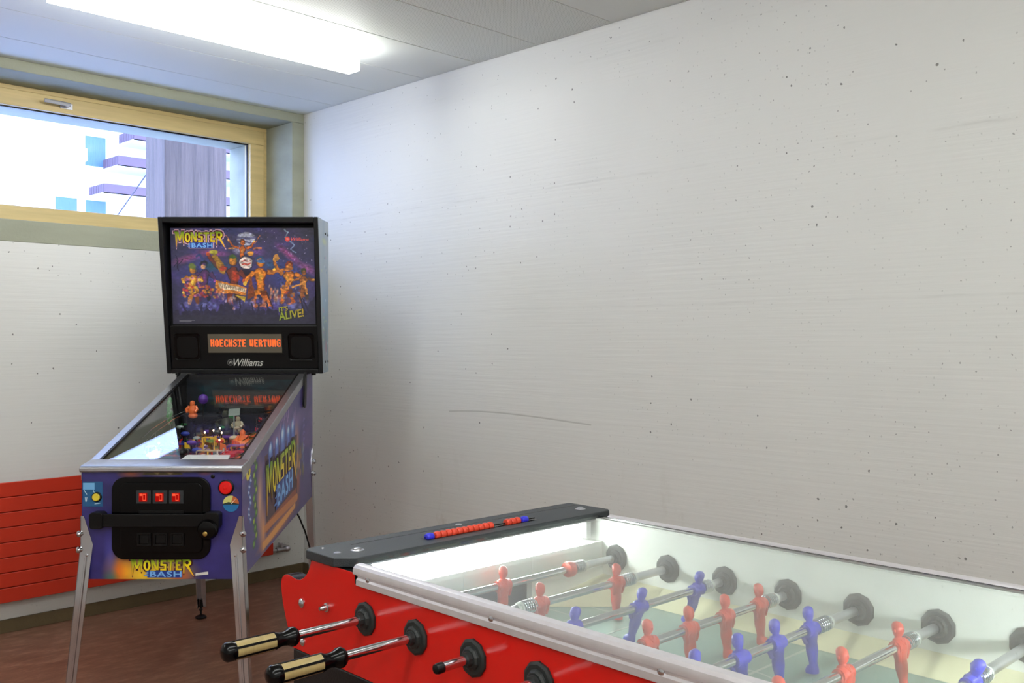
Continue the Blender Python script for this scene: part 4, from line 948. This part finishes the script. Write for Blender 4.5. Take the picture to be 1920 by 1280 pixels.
# apron with instruction cards
ap = MB()
for xa, xb in ((-.25, .02), (.2, .25)): ap.hexa([(xa, .085, pfz(.08)), (xb, .085, pfz(.08)), (xb, .15, pfz(.15)), (xa, .15, pfz(.15)), (xa, .085, .905), (xb, .085, .905), (xb - .01, .15, .915), (xa, .15, .915)])
each(ap, 'apron', col_m('apron_maroon', 62, 20, 30), pf, bevel=.003)
MB().hexa([(.022, .095, .903), (.2, .095, .903), (.192, .165, .918), (.034, .165, .918), (.022, .095, .908), (.2, .095, .908), (.192, .165, .924), (.034, .165, .924)]).build('instruction_card', M['white'], pf)
for sx in (-1, 1):
    MB().prism([(sx * .09, .23), (sx * .02, .2), (sx * .02, .212), (sx * .095, .25)], lambda u, v, w: fp(u, v, w), .012, .028).build('flipper', col_m('flipper_bat', 225, 215, 190), pf, bevel=.002)
    sl = MB().prism([(sx * .17, .42), (sx * .17, .3), (sx * .11, .26)], lambda u, v, w: fp(u, v, w), .02, .034); sl.build('slingshot', PM['yellow'] if sx < 0 else PM['redp'], pf, bevel=.002)
    MB().tube([fp(sx * .165, .42, .02), fp(sx * .165, .3, .02), fp(sx * .11, .268, .02), fp(sx * .165, .42, .02)], .004, 6).build('rubber_band', M['white'], pf)
# keyboard plastics and small plates
for (x, y, w, d, hz, k, nm) in ((.02, .26, .11, .012, .012, 'bone', 'plastic_plate'), (-.16, .5, .06, .06, .03, 'green', 'plastic_plate'), (.16, .36, .1, .03, .03, 'redp', 'plastic_plate'), (-.12, .62, .1, .08, .02, 'blue', 'plastic_plate'), (.12, .52, .08, .05, .028, 'purple', 'plastic_plate'), (.03, .44, .1, .025, .02, 'bone', 'plastic_plate'), (.17, .62, .07, .04, .05, 'redp', 'plastic_plate'), (-.02, .58, .04, .02, .05, 'yellow', 'plastic_plate'), (-.2, .42, .03, .05, .04, 'grey', 'plastic_plate'), (0, .72, .12, .05, .03, 'purple', 'plastic_plate'), (-.18, .3, .05, .07, .02, 'green', 'plastic_plate'), (.2, .28, .04, .1, .02, 'orange', 'plastic_plate')):
    a = .4 * (rng.rand() - .5); cc, ss = math.cos(a), math.sin(a)
    q = [(x + px_ * cc * w / 2 - py_ * ss * d / 2, y + px_ * ss * w / 2 + py_ * cc * d / 2) for px_, py_ in ((-1, -1), (1, -1), (1.1, .6), (.4, 1), (-.9, .8))]
    b = MB().prism(q, lambda u, v, w: fp(u, v, w), hz, hz + .003)
    for p_ in q[::2]: b.cyl(fp(p_[0], p_[1], 0), fp(p_[0], p_[1], hz), .003, 6)
    b.build(nm, PM[k], pf)
# ramps of dark wire and plastic
for pts, r_ in (([(-.2, .9), (-.22, .7), (-.21, .5), (-.19, .34)], .014), ([(.05, .95), (.12, .8), (.2, .66), (.225, .45), (.21, .3)], .013), ([(-.08, .96), (-.02, .8), (-.1, .66)], .012), ([(.22, .98), (.1, .9), (-.1, .94), (-.2, .86)], .012)):
    n = len(pts)
    P3 = [fp(x, y, .11 - .05 * i / n) for i, (x, y) in enumerate(pts)]
    b = MB()
    for dx in (-r_, r_): b.tube([(p[0] + dx, p[1], p[2] + .012) for p in P3], .002, 6)
    b.tube([(p[0], p[1], p[2]) for p in P3], .002, 6)
    for i, p in enumerate(P3): b.cyl((p[0], p[1], pfz(p[1])), p, .0025, 6)
    b.build('wire_ramp', M['chrome'] if r_ > .0125 else M['black'], pf)
rd = MB()
for (x, y, w, d, h_) in ((-.14, .93, .14, .1, .1), (.02, .97, .2, .06, .13), (.18, .9, .1, .12, .09), (-.05, .83, .08, .06, .06), (.1, .74, .08, .05, .05)):
    q = [(x - w / 2, y - d / 2), (x + w / 2, y - d / 2), (x + w * .4, y + d / 2), (x - w * .45, y + d / 2)]
    rd.prism(q, lambda u, v, w: fp(u, v, w), 0, h_)
rd.build('upper_structure', col_m('dark_teal_housing', 18, 24, 30), pf, bevel=.006)
# toys: rounded orange figure, purple ball, lurking dark-green figure, orange bumpers, grey sign, green creature by the left wall
def fig(name, x, y, s, m, z0=.05, arms=True):
    b = MB(); z = pfz(y) + z0; b.ell((x, y, z + .025 * s), (.022 * s, .018 * s, .03 * s)).ell((x, y, z + .06 * s), (.013 * s, .014 * s, .015 * s)).ell((x + .002, y, z - .002), (.024 * s, .016, .014 * s)).cyl((x, y, pfz(y)), (x, y, z), .003 * s, 6, 1)
    if arms: b.tube([(x - .017 * s, y, z + .045 * s), (x - .028 * s, y - .01, z + .03 * s), (x - .02 * s, y - .02, z + .015)], .007 * s, 8).tube([(x + .017 * s, y, z + .045 * s), (x + .028 * s, y - .01, z + .03 * s), (x + .02 * s, y - .02, z + .015)], .007 * s, 8)
    return b.build(name, [m, M['black']], pf)
fig('toy_figure', -.159, .8, .85, PM['orange'], .112)
fig('toy_figure', -.015, .8, 1.25, PM['dgreen'], .04)
fig('toy_figure', .045, .78, .8, PM['bone'], .05)
fig('toy_figure', .11, .62, .9, PM['orange'], .01)
fig('toy_figure', .17, .72, .8, PM['blackp'], .03)
MB().ell(fp(-.138, .88, .172), (.022, .022, .022)).cyl(fp(-.138, .88, 0), fp(-.138, .88, .16), .003, 6, 1).build('toy_ball', [PM['purple'], M['black']], pf)
sg = MB().hexa([(.012, .75, 1.02), (.06, .75, 1.024), (.06, .754, 1.024), (.012, .754, 1.02), (.012, .757, 1.05), (.06, .757, 1.054), (.06, .761, 1.054), (.012, .761, 1.05)]).cyl(fp(.035, .755, 0), (.035, .755, 1.022), .003, 6)
sg.build('sign_plate', PM['grey'], pf)
cr = MB()
for k in range(20): cr.ell((-.246 + .004 * rng.rand(), .757 + .03 * (rng.rand() - .5), .99 + k * .0052), (.008, .016, .01), 0, 8, 6)
cr.build('toy_creature', PM['green'], pf)
for (x, y, k) in ((.09, .66, 'orange'), (.15, .64, 'redp'), (.19, .68, 'green'), (-.02, .7, 'yellow'), (.12, .58, 'orange')):
    MB().lathe([(0, .022), (.02, .02), (.022, .028), (.03, .028), (.036, .018)], fp(x, y), (0, -.12, 1), 18).build('bumper_cap', PM[k], pf)
for (x, y, h_) in ((-.165, .42, .05), (.05, .5, .05), (-.03, .68, .06), (.0, .67, .07), (-.07, .69, .05), (.012, .655, .055), (-.16, .55, .03), (.12, .3, .02), (-.14, .26, .02), (.2, .8, .06)):
    MB().cyl(fp(x, y), fp(x, y, h_), .0025, 6, 1).ell((x, y, pfz(y) + h_ + .004), (.0033, .0033, .004), 0, 8, 6).build('bulb', [M['bulb'], M['black']], pf)
for k in range(26):
    x, y = -.22 + .44 * rng.rand(), .3 + .5 * rng.rand(); MB().cyl(fp(x, y), fp(x, y, .03), .0035, 8).lathe([(0, .007), (.006, .007)], fp(x, y, .012), (0, 0, 1), 10).build('post', [PM['redp'], M['white'], PM['yellow'], M['chrome']][k % 4], pf)
for k in range(98):
    x, y = -.23 + .46 * rng.rand() ** (.8 if k % 2 else 1.0), .4 + .56 * rng.rand(); hz = .005 + .2 * rng.rand() * max(0, y - .42); r = .008 + .012 * rng.rand(); kk = (['redp', 'orange', 'redp', 'yellow', 'orange', 'purple', 'dgreen', 'blackp', 'blackp', 'blackp', 'bone'] if x > .02 else ['blue', 'green', 'purple', 'dgreen', 'blackp', 'blackp', 'grey', 'blue', 'yellow', 'blackp', 'blackp'])[k % 11]
    b = MB()
    if k % 3 == 0: b.ell(fp(x, y, hz + r * .6), (r * 1.2, r, r * .6), 0, 10, 6)
    elif k % 3 == 1: b.hexa([fp(x - r, y, hz), fp(x + r, y - .004, hz), fp(x + r, y, hz), fp(x - r, y + .004, hz), fp(x - r, y, hz + r * 2), fp(x + r * .6, y - .004, hz + r * 1.6), fp(x + r * .6, y, hz + r * 1.6), fp(x - r, y + .004, hz + r * 2)])
    else: b.lathe([(0, r), (.006, r), (.01, r * .6)], fp(x, y, hz), (0, -.12, 1), 10)
    b.cyl(fp(x, y), fp(x, y, hz + .002), .0025, 6, 1)
    b.build('playfield_ornament', [PM[kk], M['black']], pf, bevel=.001)
c = Cv(110, 60, 2.2, (18, 28, 38)); c.mix(np.clip(vnoise(c.w, c.h, 6, 4, 77) * 2.4 - 1.2, 0, 1) * .8, (20, 70, 80))
for k in range(110):
    u, v = rng.rand(2); c.blob(u, v * .7, .02 + .02 * rng.rand(), .03 + .05 * rng.rand(), ([(190, 70, 30), (210, 110, 40), (120, 30, 30), (60, 50, 30)] if u > .5 else [(20, 80, 90), (30, 50, 90), (60, 70, 40), (16, 18, 26)])[k % 4], .7, .4)
art_grid('rear_panel', c, lambda u, v: (-.255 + .51 * u, 1.012, .93 + .235 * v), M['art'], pin)

# power cord
cp0 = Matrix.Rotation(YAW, 3, 'Z')
def pw_(x, y, z): q = cp0 @ Vector((x, y, z)); return (px + q.x, py + q.y, z)
cord = MB().tube([(.24, .98, .585), (.25, 1.05, .53), (.262, 1.12, .45), (.272, 1.18, .36), (.276, 1.22, .25), (.274, 1.25, .12), (.282, 1.29, .012), (.31, 1.36, .008), (.33, 1.45, .008)], .004, 8)
plabel(cord.build('power_cord', M['black'], pin), 'black mains cord hanging from the cabinet')

# ================================================================== FOOSBALL TABLE
phi = .76315449
ox_, oy_ = cw(.2475, 2.2618)
tb = thing('foosball_table', 'red football table with glass top, aluminium rails and a black scoring shelf', 'foosball table', (ox_, oy_, 0), YAW + phi - PI / 2)
TP = lambda s, t, z: (s, -t, z)
def tbox(b, s0, s1, t0, t1, z0, z1, mi=0): return b.box(s0, s1, -t1, -t0, z0, z1, mi)
bul = [(-.257, .722), (-.266, .735), (-.285, .775), (-.297, .805), (-.3036, .835), (-.304, .848), (-.298, .859), (-.288, .8655), (-.276, .8675), (-.262, .866), (-.246, .8635), (-.23, .865), (-.217, .8705), (-.205, .880), (-.196, .892), (-.190, .905), (-.187, .913)]
SE = 1.05
out2 = bul + [(SE + .187, .913)] + [(SE - s, z) for s, z in bul[::-1][1:]]
for (t0, t1, nm) in ((.684, .715, 'side_panel'), (-.036, -.004, 'side_panel')):
    # panel with a deep notch for nothing: the play box sits between the two panels
    pn = [(s, min(z, .893)) if -.036 < s < SE + .036 else (s, z) for s, z in out2]
    top = bul + [(-.036, .913), (-.036, .893), (SE + .036, .893), (SE + .036, .913), (SE + .187, .913)] + [(SE - s, z) for s, z in bul[::-1][1:]]
    MB().prism(top, lambda u, v, w: TP(u, v, w) if False else (u, -w, v), t0, t1, 0, 1).build(nm, [M['red'], M['blackgloss']], tb, bevel=.001)
ib = MB()
tbox(ib, -.043, SE + .043, .68, .684, .74, .915); tbox(ib, -.1, SE + .1, -.004, 0, .74, .9192)
each(ib, 'inner_wall', M['innerwhite'], tb)
for sgn in (0, 1):
    ms = (lambda s: s) if sgn == 0 else (lambda s: SE - s)
    e = MB()
    def sb(b, s0, s1, *r): a, c_ = ms(s0), ms(s1); tbox(b, min(a, c_), max(a, c_), *r)
    sb(e, -.06, -.043, 0, .24, .74, .868); sb(e, -.06, -.043, .44, .68, .74, .868); sb(e, -.06, -.043, .24, .44, .818, .868)
    sb(e, -.09, -.06, 0, .68, .862, .868); sb(e, -.1, -.09, 0, .68, .862, .912)
    e.build('end_wall', M['innerwhite'], tb, bevel=.001)
    g = MB(); sb(g, -.17, -.16, .2, .48, .72, .86); sb(g, -.16, -.061, .2, .24, .72, .86); sb(g, -.16, -.061, .44, .48, .72, .86); sb(g, -.16, -.061, .24, .44, .72, .735)
    g.build('goal_box', M['darkgrey'], tb)
    x = MB(); sb(x, -.19, -.175, -.004, .684, .722, .912); x.build('end_panel', M['red'], tb)
    # black shelf
    sh = MB(); z0, z1 = .9135, .932
    o_ = [(-.203, -.062), (-.21, -.055), (-.21, .706), (-.196, .722), (-.098, .722), (-.075, .7), (-.066, .69), (-.066, -.05), (-.078, -.062)]
    sh.prism([(ms(s), t) for s, t in o_], lambda u, v, w: (u, -v, w), z0, z1)
    shelf = sh.build('scoring_shelf', M['darkgrey'], tb, bevel=.0025)
    if sgn == 0:
        gr = MB(); sb(gr, -.1745, -.1715, -.05, .63, z1, z1 + .0004); sb(gr, -.1235, -.0995, .162, .49, z1, z1 + .0004)
        gr.build('shelf_groove', M['blackgloss'], shelf)
        ls = MB()
        for (s, t, r) in ((-.1222, .6503, .014), (-.1263, -.0111, .013)): ls.lathe([(0, r), (.001, r), (.002, r * .6), (.004, r * .58), (.005, r * .4)], (s, -t, z1), (0, 0, 1), 20)
        each(ls, 'shelf_lock', M['steel'], shelf)
        sc_ = MB()
        for (s, t, r) in ((-.1294, .6923, .0075), (-.1833, .3339, .0075), (-.185, .69, .003)): sc_.lathe([(0, r), (.0012, r * .8), (.0014, r * .3)], (s, -t, z1), (0, 0, 1), 14)
        each(sc_, 'shelf_screw', M['steel'], shelf)
        wr = MB().cyl((-.111, -.488, z1 + .003), (-.111, -.164, z1 + .003), .0015, 6); wire = wr.build('bead_wire', M['black'], tb)
        ts = [.4766] + [.4565 - k * .0152 for k in range(11)] + [.251 - k * .0152 for k in range(3)] + [.1984]
        bd_ = None
        for i, t in enumerate(ts):
            blue = i in (0, len(ts) - 1); s0 = -.111
            if blue: b = MB().lathe([(-.011, .003), (-.009, .007), (-.004, .0085), (.004, .0085), (.009, .007), (.011, .003)], (s0, -t, z1 + .003), (0, 1, 0), 14).build('scoring_bead', M['playerblue'], wire); plabel(b, 'blue scoring bead')
            else: b = MB().lathe([(-.0074, .0045), (-.006, .008), (-.002, .0092), (.002, .0092), (.006, .008), (.0074, .0045)], (s0, -t, z1 + .003), (0, 1, 0), 14).build('scoring_bead', M['playerred'], wire); plabel(b, 'red scoring bead')
    tbe = MB().cyl((ms(-.078), -.045, .893), (ms(-.078), -.665, .893), .0125, 14)
    tbe.build('tube_lamp', M['tabletube'], tb)
    lc = MB()
    for t in (.03, .665): sb(lc, -.09, -.066, t - .012, t + .004, .876, .9125)
    each(lc, 'lamp_holder', M['white'], tb)
# field, ramps, lines
fb = MB(); tbox(fb, -.06, SE + .06, -.004, .684, .742, .755); field = fb.build('playing_field', M['field'], tb)
rp_ = MB()
for m_ in (0, 1):
    f = (lambda t: t) if m_ == 0 else (lambda t: .68 - t)
    rp_.prism([(0, .7552), (.05, .7556), (0, .788)], lambda u, v, w: (w, -f(u), v), -.043, SE + .043)
for m_ in (0, 1):
    for e in (0, 1):
        f = (lambda t: t) if m_ == 0 else (lambda t: .68 - t); g = (lambda s: s) if e == 0 else (lambda s: SE - s)
        A = (g(-.043), -f(.238), .7562); B = (g(.138), -f(.049), .7562); C_ = (g(-.043), -f(.0), .79); D_ = (g(.138), -f(0), .788)
        rp_.poly([A, B, D_, C_]); rp_.poly([A, C_, (g(-.043), -f(0), .7552)])
rp_.build('field_border', M['cream'], tb, smooth=10)
ln = MB()
tbox(ln, SE / 2 - .003, SE / 2 + .003, .05, .63, .755, .7554)
def ringl(b, s, t, r, w, a0=0, a1=360, n=40):
    for i in range(n):
        p, q = math.radians(a0 + (a1 - a0) * i / n), math.radians(a0 + (a1 - a0) * (i + 1) / n)
        b.poly([(s + r * math.cos(p), -t - r * math.sin(p), .7555), (s + r * math.cos(q), -t - r * math.sin(q), .7555), (s + (r - w) * math.cos(q), -t - (r - w) * math.sin(q), .7555), (s + (r - w) * math.cos(p), -t - (r - w) * math.sin(p), .7555)])
ringl(ln, SE / 2, .34, .1, .005)
for g in (lambda s: s, lambda s: SE - s):
    for s0, s1, t0, t1 in ((-.04, .2, .14, .145), (-.04, .2, .535, .54), (.195, .2, .14, .54), (-.04, .08, .22, .225), (-.04, .08, .455, .46), (.075, .08, .22, .46)): a, b_ = sorted((g(s0), g(s1))); tbox(ln, a, b_, t0, t1, .755, .7554)
ln.build('field_line', M['fieldline'], tb)
# rails
def rail(t_in, t_out, z_lip, sgn):
    b = MB(); d = t_out - t_in
    pr = [(t_in, .926 if sgn > 0 else .9252), (t_in + d * .12, .9285 if sgn > 0 else .9272), (t_in + d * .4, .9295), (t_in + d * .75, .928), (t_out - d * .05, .9235), (t_out, .918), (t_out, .912), (t_out - d * .1, .9095), (t_out - d * .1, .9065), (t_out + d * .04, .903), (t_out + d * .06, .893), (t_out - d * .05, .8915), (t_out - d * .18, .8935), (t_in, .8935)]
    n = len(pr); k = 0
    def ring(s, low): return [(s + (.0 if z > .91 else low), -t, z) for t, z in pr]
    b.loft([ring(-.0365, .012), ring(SE + .0365, -.012)])
    r = b.build('side_rail', M['alu'], tb, smooth=30)
    sc = MB(); s = .0093
    while s < SE and sgn > 0: sc.lathe([(0, .0062), (.0015, .006), (.003, .003)], (s, -(t_out - d * .08), .9078), (0, -sgn, 0), 14); s += .335
    each(sc, 'rail_screw', M['chrome'], r)
rail(.695, .7195, .892, 1)
rail(-.008, -.0345, .892, -1)
gl = MB(); tbox(gl, -.065, SE + .065, -.006, .694, .9195, .9245)
gl.build('table_glass', M['tableglass'], tb)
ge = MB(); tbox(ge, -.064, SE + .064, -.0075, -.006, .922, .9248)
ge.build('glass_seal', M['blackgloss'], tb)
# bolts on the near panel
for (s, z, r, kind) in ((-.2226, .8196, .0095, 0), (-.1292, .8298, .009, 1), (-.2186, .7421, .008, 0), (-.19, .69, .009, 0), (SE + .22, .82, .0095, 0)):
    b = MB().lathe([(0, r), (.002, r), (.005, r * .6), (.006, r * .2)] if kind == 0 else [(0, r), (.004, r), (.005, r * .7), (.012, r * .6), (.014, r * .5), (.018, r * .4)], (s, -.715, z), (0, -1, 0), 16)
    b.build('panel_bolt', M['chrome'], tb)
# lower cabinet and legs
lc = MB(); tbox(lc, -.257, SE + .257, -.036, .715, .36, .7215); lc.build('lower_cabinet', M['blackframe'], tb, bevel=.004)
for s in (-.2, SE + .2):
    for t in (.02, .66): MB().box(s - .045, s + .045, -t - .045, -t + .045, .02, .36).cyl((s, -t, 0), (s, -t, .03), .03, 16).build('leg', M['blackframe'], tb, bevel=.006)
# bearings
def bearing(s, t, d, seg=10):
    b = MB().lathe([(0, .0315), (.004, .0315), (.0065, .027), (.0065, .02), (.009, .0195), (.012, .016), (.012, .0125), (.02, .012), (.02, .009)], (s, -t, .835), (0, -d, 0), seg, phase=.3)
    r = b.build('rod_bearing', M['rubber'], tb, bevel=.0005, smooth=20)
    return r
for k in range(8):
    bearing(k * .15, .0, 1); bearing(k * .15, .715, 1)
    bearing(k * .15, .68, -1); bearing(k * .15, -.036, -1)

# one player figure, shape shared
def ellring(z, so, rs, rt, n=16, e=2.4):
    o = []
    for i in range(n):
        a = 2 * PI * i / n; ca, sa = math.cos(a), math.sin(a)
        o.append((so + rs * math.copysign(abs(ca) ** (2 / e), ca), rt * math.copysign(abs(sa) ** (2 / e), sa), z))
    return o
def player_mesh(face):
    b = MB()
    R_ = [(.0115, 0, .006, .0065), (.016, 0, .0056, .006), (.0185, .001, .0074, .0074), (.024, .0015, .0094, .0092), (.030, .0012, .0098, .0096), (.036, .0006, .0088, .0088), (.0395, 0, .0055, .0055), (.041, 0, .002, .002)]
    b.loft([ellring(z, so * face, rs, rt, e=2.1) for z, so, rs, rt in R_])
    b.ell((.0103 * face, 0, .0265), (.0022, .0018, .003), 0, 8, 6)           # nose
    for q in (-1, 1): b.ell((0, q * .0098, .0265), (.002, .0016, .003), 0, 8, 6)   # ears
    T_ = [(.0145, 0, .004, .007), (.0125, 0, .0072, .0125), (.008, .0005, .0098, .0162), (.001, .0008, .0118, .0166), (-.006, .0005, .0115, .0158), (-.014, 0, .0098, .0138), (-.022, 0, .0088, .0118), (-.030, 0, .0092, .0125), (-.038, 0, .0090, .0122), (-.046, 0, .0078, .0102), (-.054, 0, .0066, .0088), (-.0605, 0, .0062, .0082), (-.0635, .002, .0098, .0088), (-.070, .0035, .0122, .0095), (-.0755, .0035, .0120, .0093)]
    b.loft([ellring(z, so * face, rs, rt) for z, so, rs, rt in T_[::-1]])
    for q in (-1, 1): b.tube([(.001, q * .0145, .009), (.0045 * face, q * .0165, .0), (.0055 * face, q * .0155, -.012), (.003 * face, q * .0125, -.022)], .0042, 8)
    b.tube([(.007 * face, -.006, .012), (.0115 * face, 0, .004), (.007 * face, .006, .012)], .0012, 6)   # collar
    b.lathe([(-.0175, .0115), (.0175, .0115)], (0, 0, 0), (0, 1, 0), 16)
    me = bpy.data.meshes.new('player'); me.from_pydata(b.v, [], b.f); me.polygons.foreach_set('use_smooth', [True] * len(me.polygons)); me.set_sharp_from_angle(angle=math.radians(50)); me.update()
    return me
PMESH = {}
for colr, face in (('red', 1), ('blue', -1)):
    me = player_mesh(face); me.materials.append(M['player' + colr]); PMESH[colr] = me

def spring(b, s, t0, t1, n=6):
    pts = []; L = int(n * 14)
    for i in range(L + 1):
        a = 2 * PI * n * i / L; pts.append((.0125 * math.cos(a), -(t0 + (t1 - t0) * i / L), .0125 * math.sin(a)))
    b.tube(pts, .0015, 6)
def rod(k, colr, players, t0, t1, handle, ang, springs, caps=()):
    """rod along the table width; handle +1 near side, -1 far side"""
    s = k * .15
    b = MB().cyl((0, -t0, 0), (0, -t1, 0), .0078, 20)
    r = b.build('rod', M['chrome'], tb, loc=(s, 0, .835), rot=(0, math.radians(ang), 0))
    plabel(r, 'chrome rod with %s players' % colr)
    for t in players:
        o = bpy.data.objects.new('player', PMESH[colr]); COL.objects.link(o); o.parent = r; o.location = (0, -t, 0); plabel(o, '%s moulded player figure' % colr)
        MB().lathe([(0, .0028), (.0015, .0024), (.002, .001)], (-.0115, -t + .004, .003), (-1, 0, 0), 8).build('player_screw', M['steel'], r)
    for (a, c_) in springs:
        q = MB(); spring(q, 0, a, c_); q.build('spring', M['springm'], r)
        w = c_ if abs(c_ - .34) > abs(a - .34) else a
        w2 = 1 if w > .34 else -1
        MB().lathe([(0, .0135), (.004, .0135), (.005, .0105), (.012, .010)], (0, -w, 0), (0, -w2, 0), 18).build('stop_washer', M['washer'], r)
        e0, e1 = (w + .012, .668) if w2 > 0 else (.012, w - .012)
        if e1 > e0: MB().cyl((0, -e0, 0), (0, -e1, 0), .0088, 16).build('rod_sleeve', M['steel'], r)
    for t in caps: MB().lathe([(-.011, .0125), (-.009, .0165), (-.003, .0178), (.004, .0178), (.009, .0165), (.011, .0125)], (0, -t, 0), (0, 1, 0), 18).build('rod_stop', M['player' + colr], r)
    tip = t1 if handle > 0 else t0; d = 1 if handle > 0 else -1
    # handle runs outward from the rod end
    hb = MB(); base = tip - d * .012
    hb.lathe([(0, .0095, 0), (.001, .0135, 0), (.006, .0168, 0), (.012, .0168, 0), (.018, .0135, 0), (.028, .0118, 0), (.036, .0128, 0), (.043, .0152, 0), (.046, .0152, 0), (.046, .0150, 1), (.118, .0158, 1), (.118, .0158, 0), (.124, .0165, 0), (.132, .016, 0), (.137, .0125, 0), (.139, .006, 0)], (0, -base, 0), (0, -d, 0), 24, 0)
    for i in range(6):
        a = 2 * PI * i / 6 + .5; ca, sa = math.cos(a), math.sin(a); R0 = .0142; w = .002
        pts = []
        for (tt, rr) in ((.043, .0155), (.121, .0166)):
            for (rad_, ww) in ((R0, -w), (R0, w), (rr, w), (rr, -w)): pts.append((ca * rad_ - sa * ww, -(base + d * tt), sa * rad_ + ca * ww))
        hb.hexa([pts[0], pts[1], pts[2], pts[3], pts[4], pts[5], pts[6], pts[7]], 0)
    hb.build('handle', [M['blackgloss'], M['wood']], r, smooth=40)
    o_ = t0 if handle > 0 else t1
    MB().lathe([(-.004, .0086), (.004, .0088), (.01, .0075), (.012, .003)], (0, -o_, 0), (0, d if handle > 0 else -1, 0), 14).build('end_cap', M['black'], r)
sp2 = lambda hi, lo: ((hi + .018, hi + .052), (lo - .052, lo - .018))
rod(0, 'red', (.369,), -.1, .873, 1, 0, ((.122, .15), (.585, .613)), caps=(.165, .57))
rod(1, 'red', (.411, .181), -.1, .875, 1, 0, sp2(.411, .181))
rod(2, 'blue', (.4803, .2914, .1033), -.18, .785, -1, 17, ((.498, .524), (.062, .086)))
rod(3, 'red', (.571, .4541, .3371, .2237, .1089), -.08, .90, 1, -4, ((.589, .612), (.058, .088)))
rod(4, 'blue', (.638, .5245, .4076, .2959, .1836), -.18, .76, -1, -6, ((.124, .165),))
rod(5, 'red', (.5372, .3524, .1595), -.1, .86, 1, -7, sp2(.5372, .1595))
rod(6, 'blue', (.478, .2501), -.18, .785, -1, 24, ((.496, .52), (.196, .232)))
rod(7, 'blue', (.33,), -.18, .79, -1, 0, ((.56, .585), (.1, .13)), caps=(.53, .16))

# ================================================================== LIGHT, CAMERA
w = bpy.data.worlds.new('sky'); S.world = w; w.use_nodes = True
bg = w.node_tree.nodes['Background']; bg.inputs[0].default_value = (.44, .58, 1.0, 1); bg.inputs[1].default_value = 8.5
cam = bpy.data.cameras.new('camera'); co = bpy.data.objects.new('camera', cam); COL.objects.link(co)
co.location = (0, 0, 1.35); co.rotation_euler = (PI / 2, 0, YAW)
cam.sensor_width = 36; cam.lens = 1796 / 1920 * 36; cam.shift_y = -4 / 1920; cam.clip_start = .05; cam.clip_end = 600
S.camera = co
S.view_settings.view_transform = 'Standard'; S.view_settings.look = 'None'; S.view_settings.gamma = 1; S.view_settings.exposure = .22
S.view_settings.use_curve_mapping = False
S.cycles.use_denoising = True
S.cycles.max_bounces = 7; S.cycles.diffuse_bounces = 4; S.cycles.glossy_bounces = 4; S.cycles.transparent_max_bounces = 12
S.cycles.caustics_reflective = False; S.cycles.caustics_refractive = False
S.cycles.sample_clamp_indirect = 8
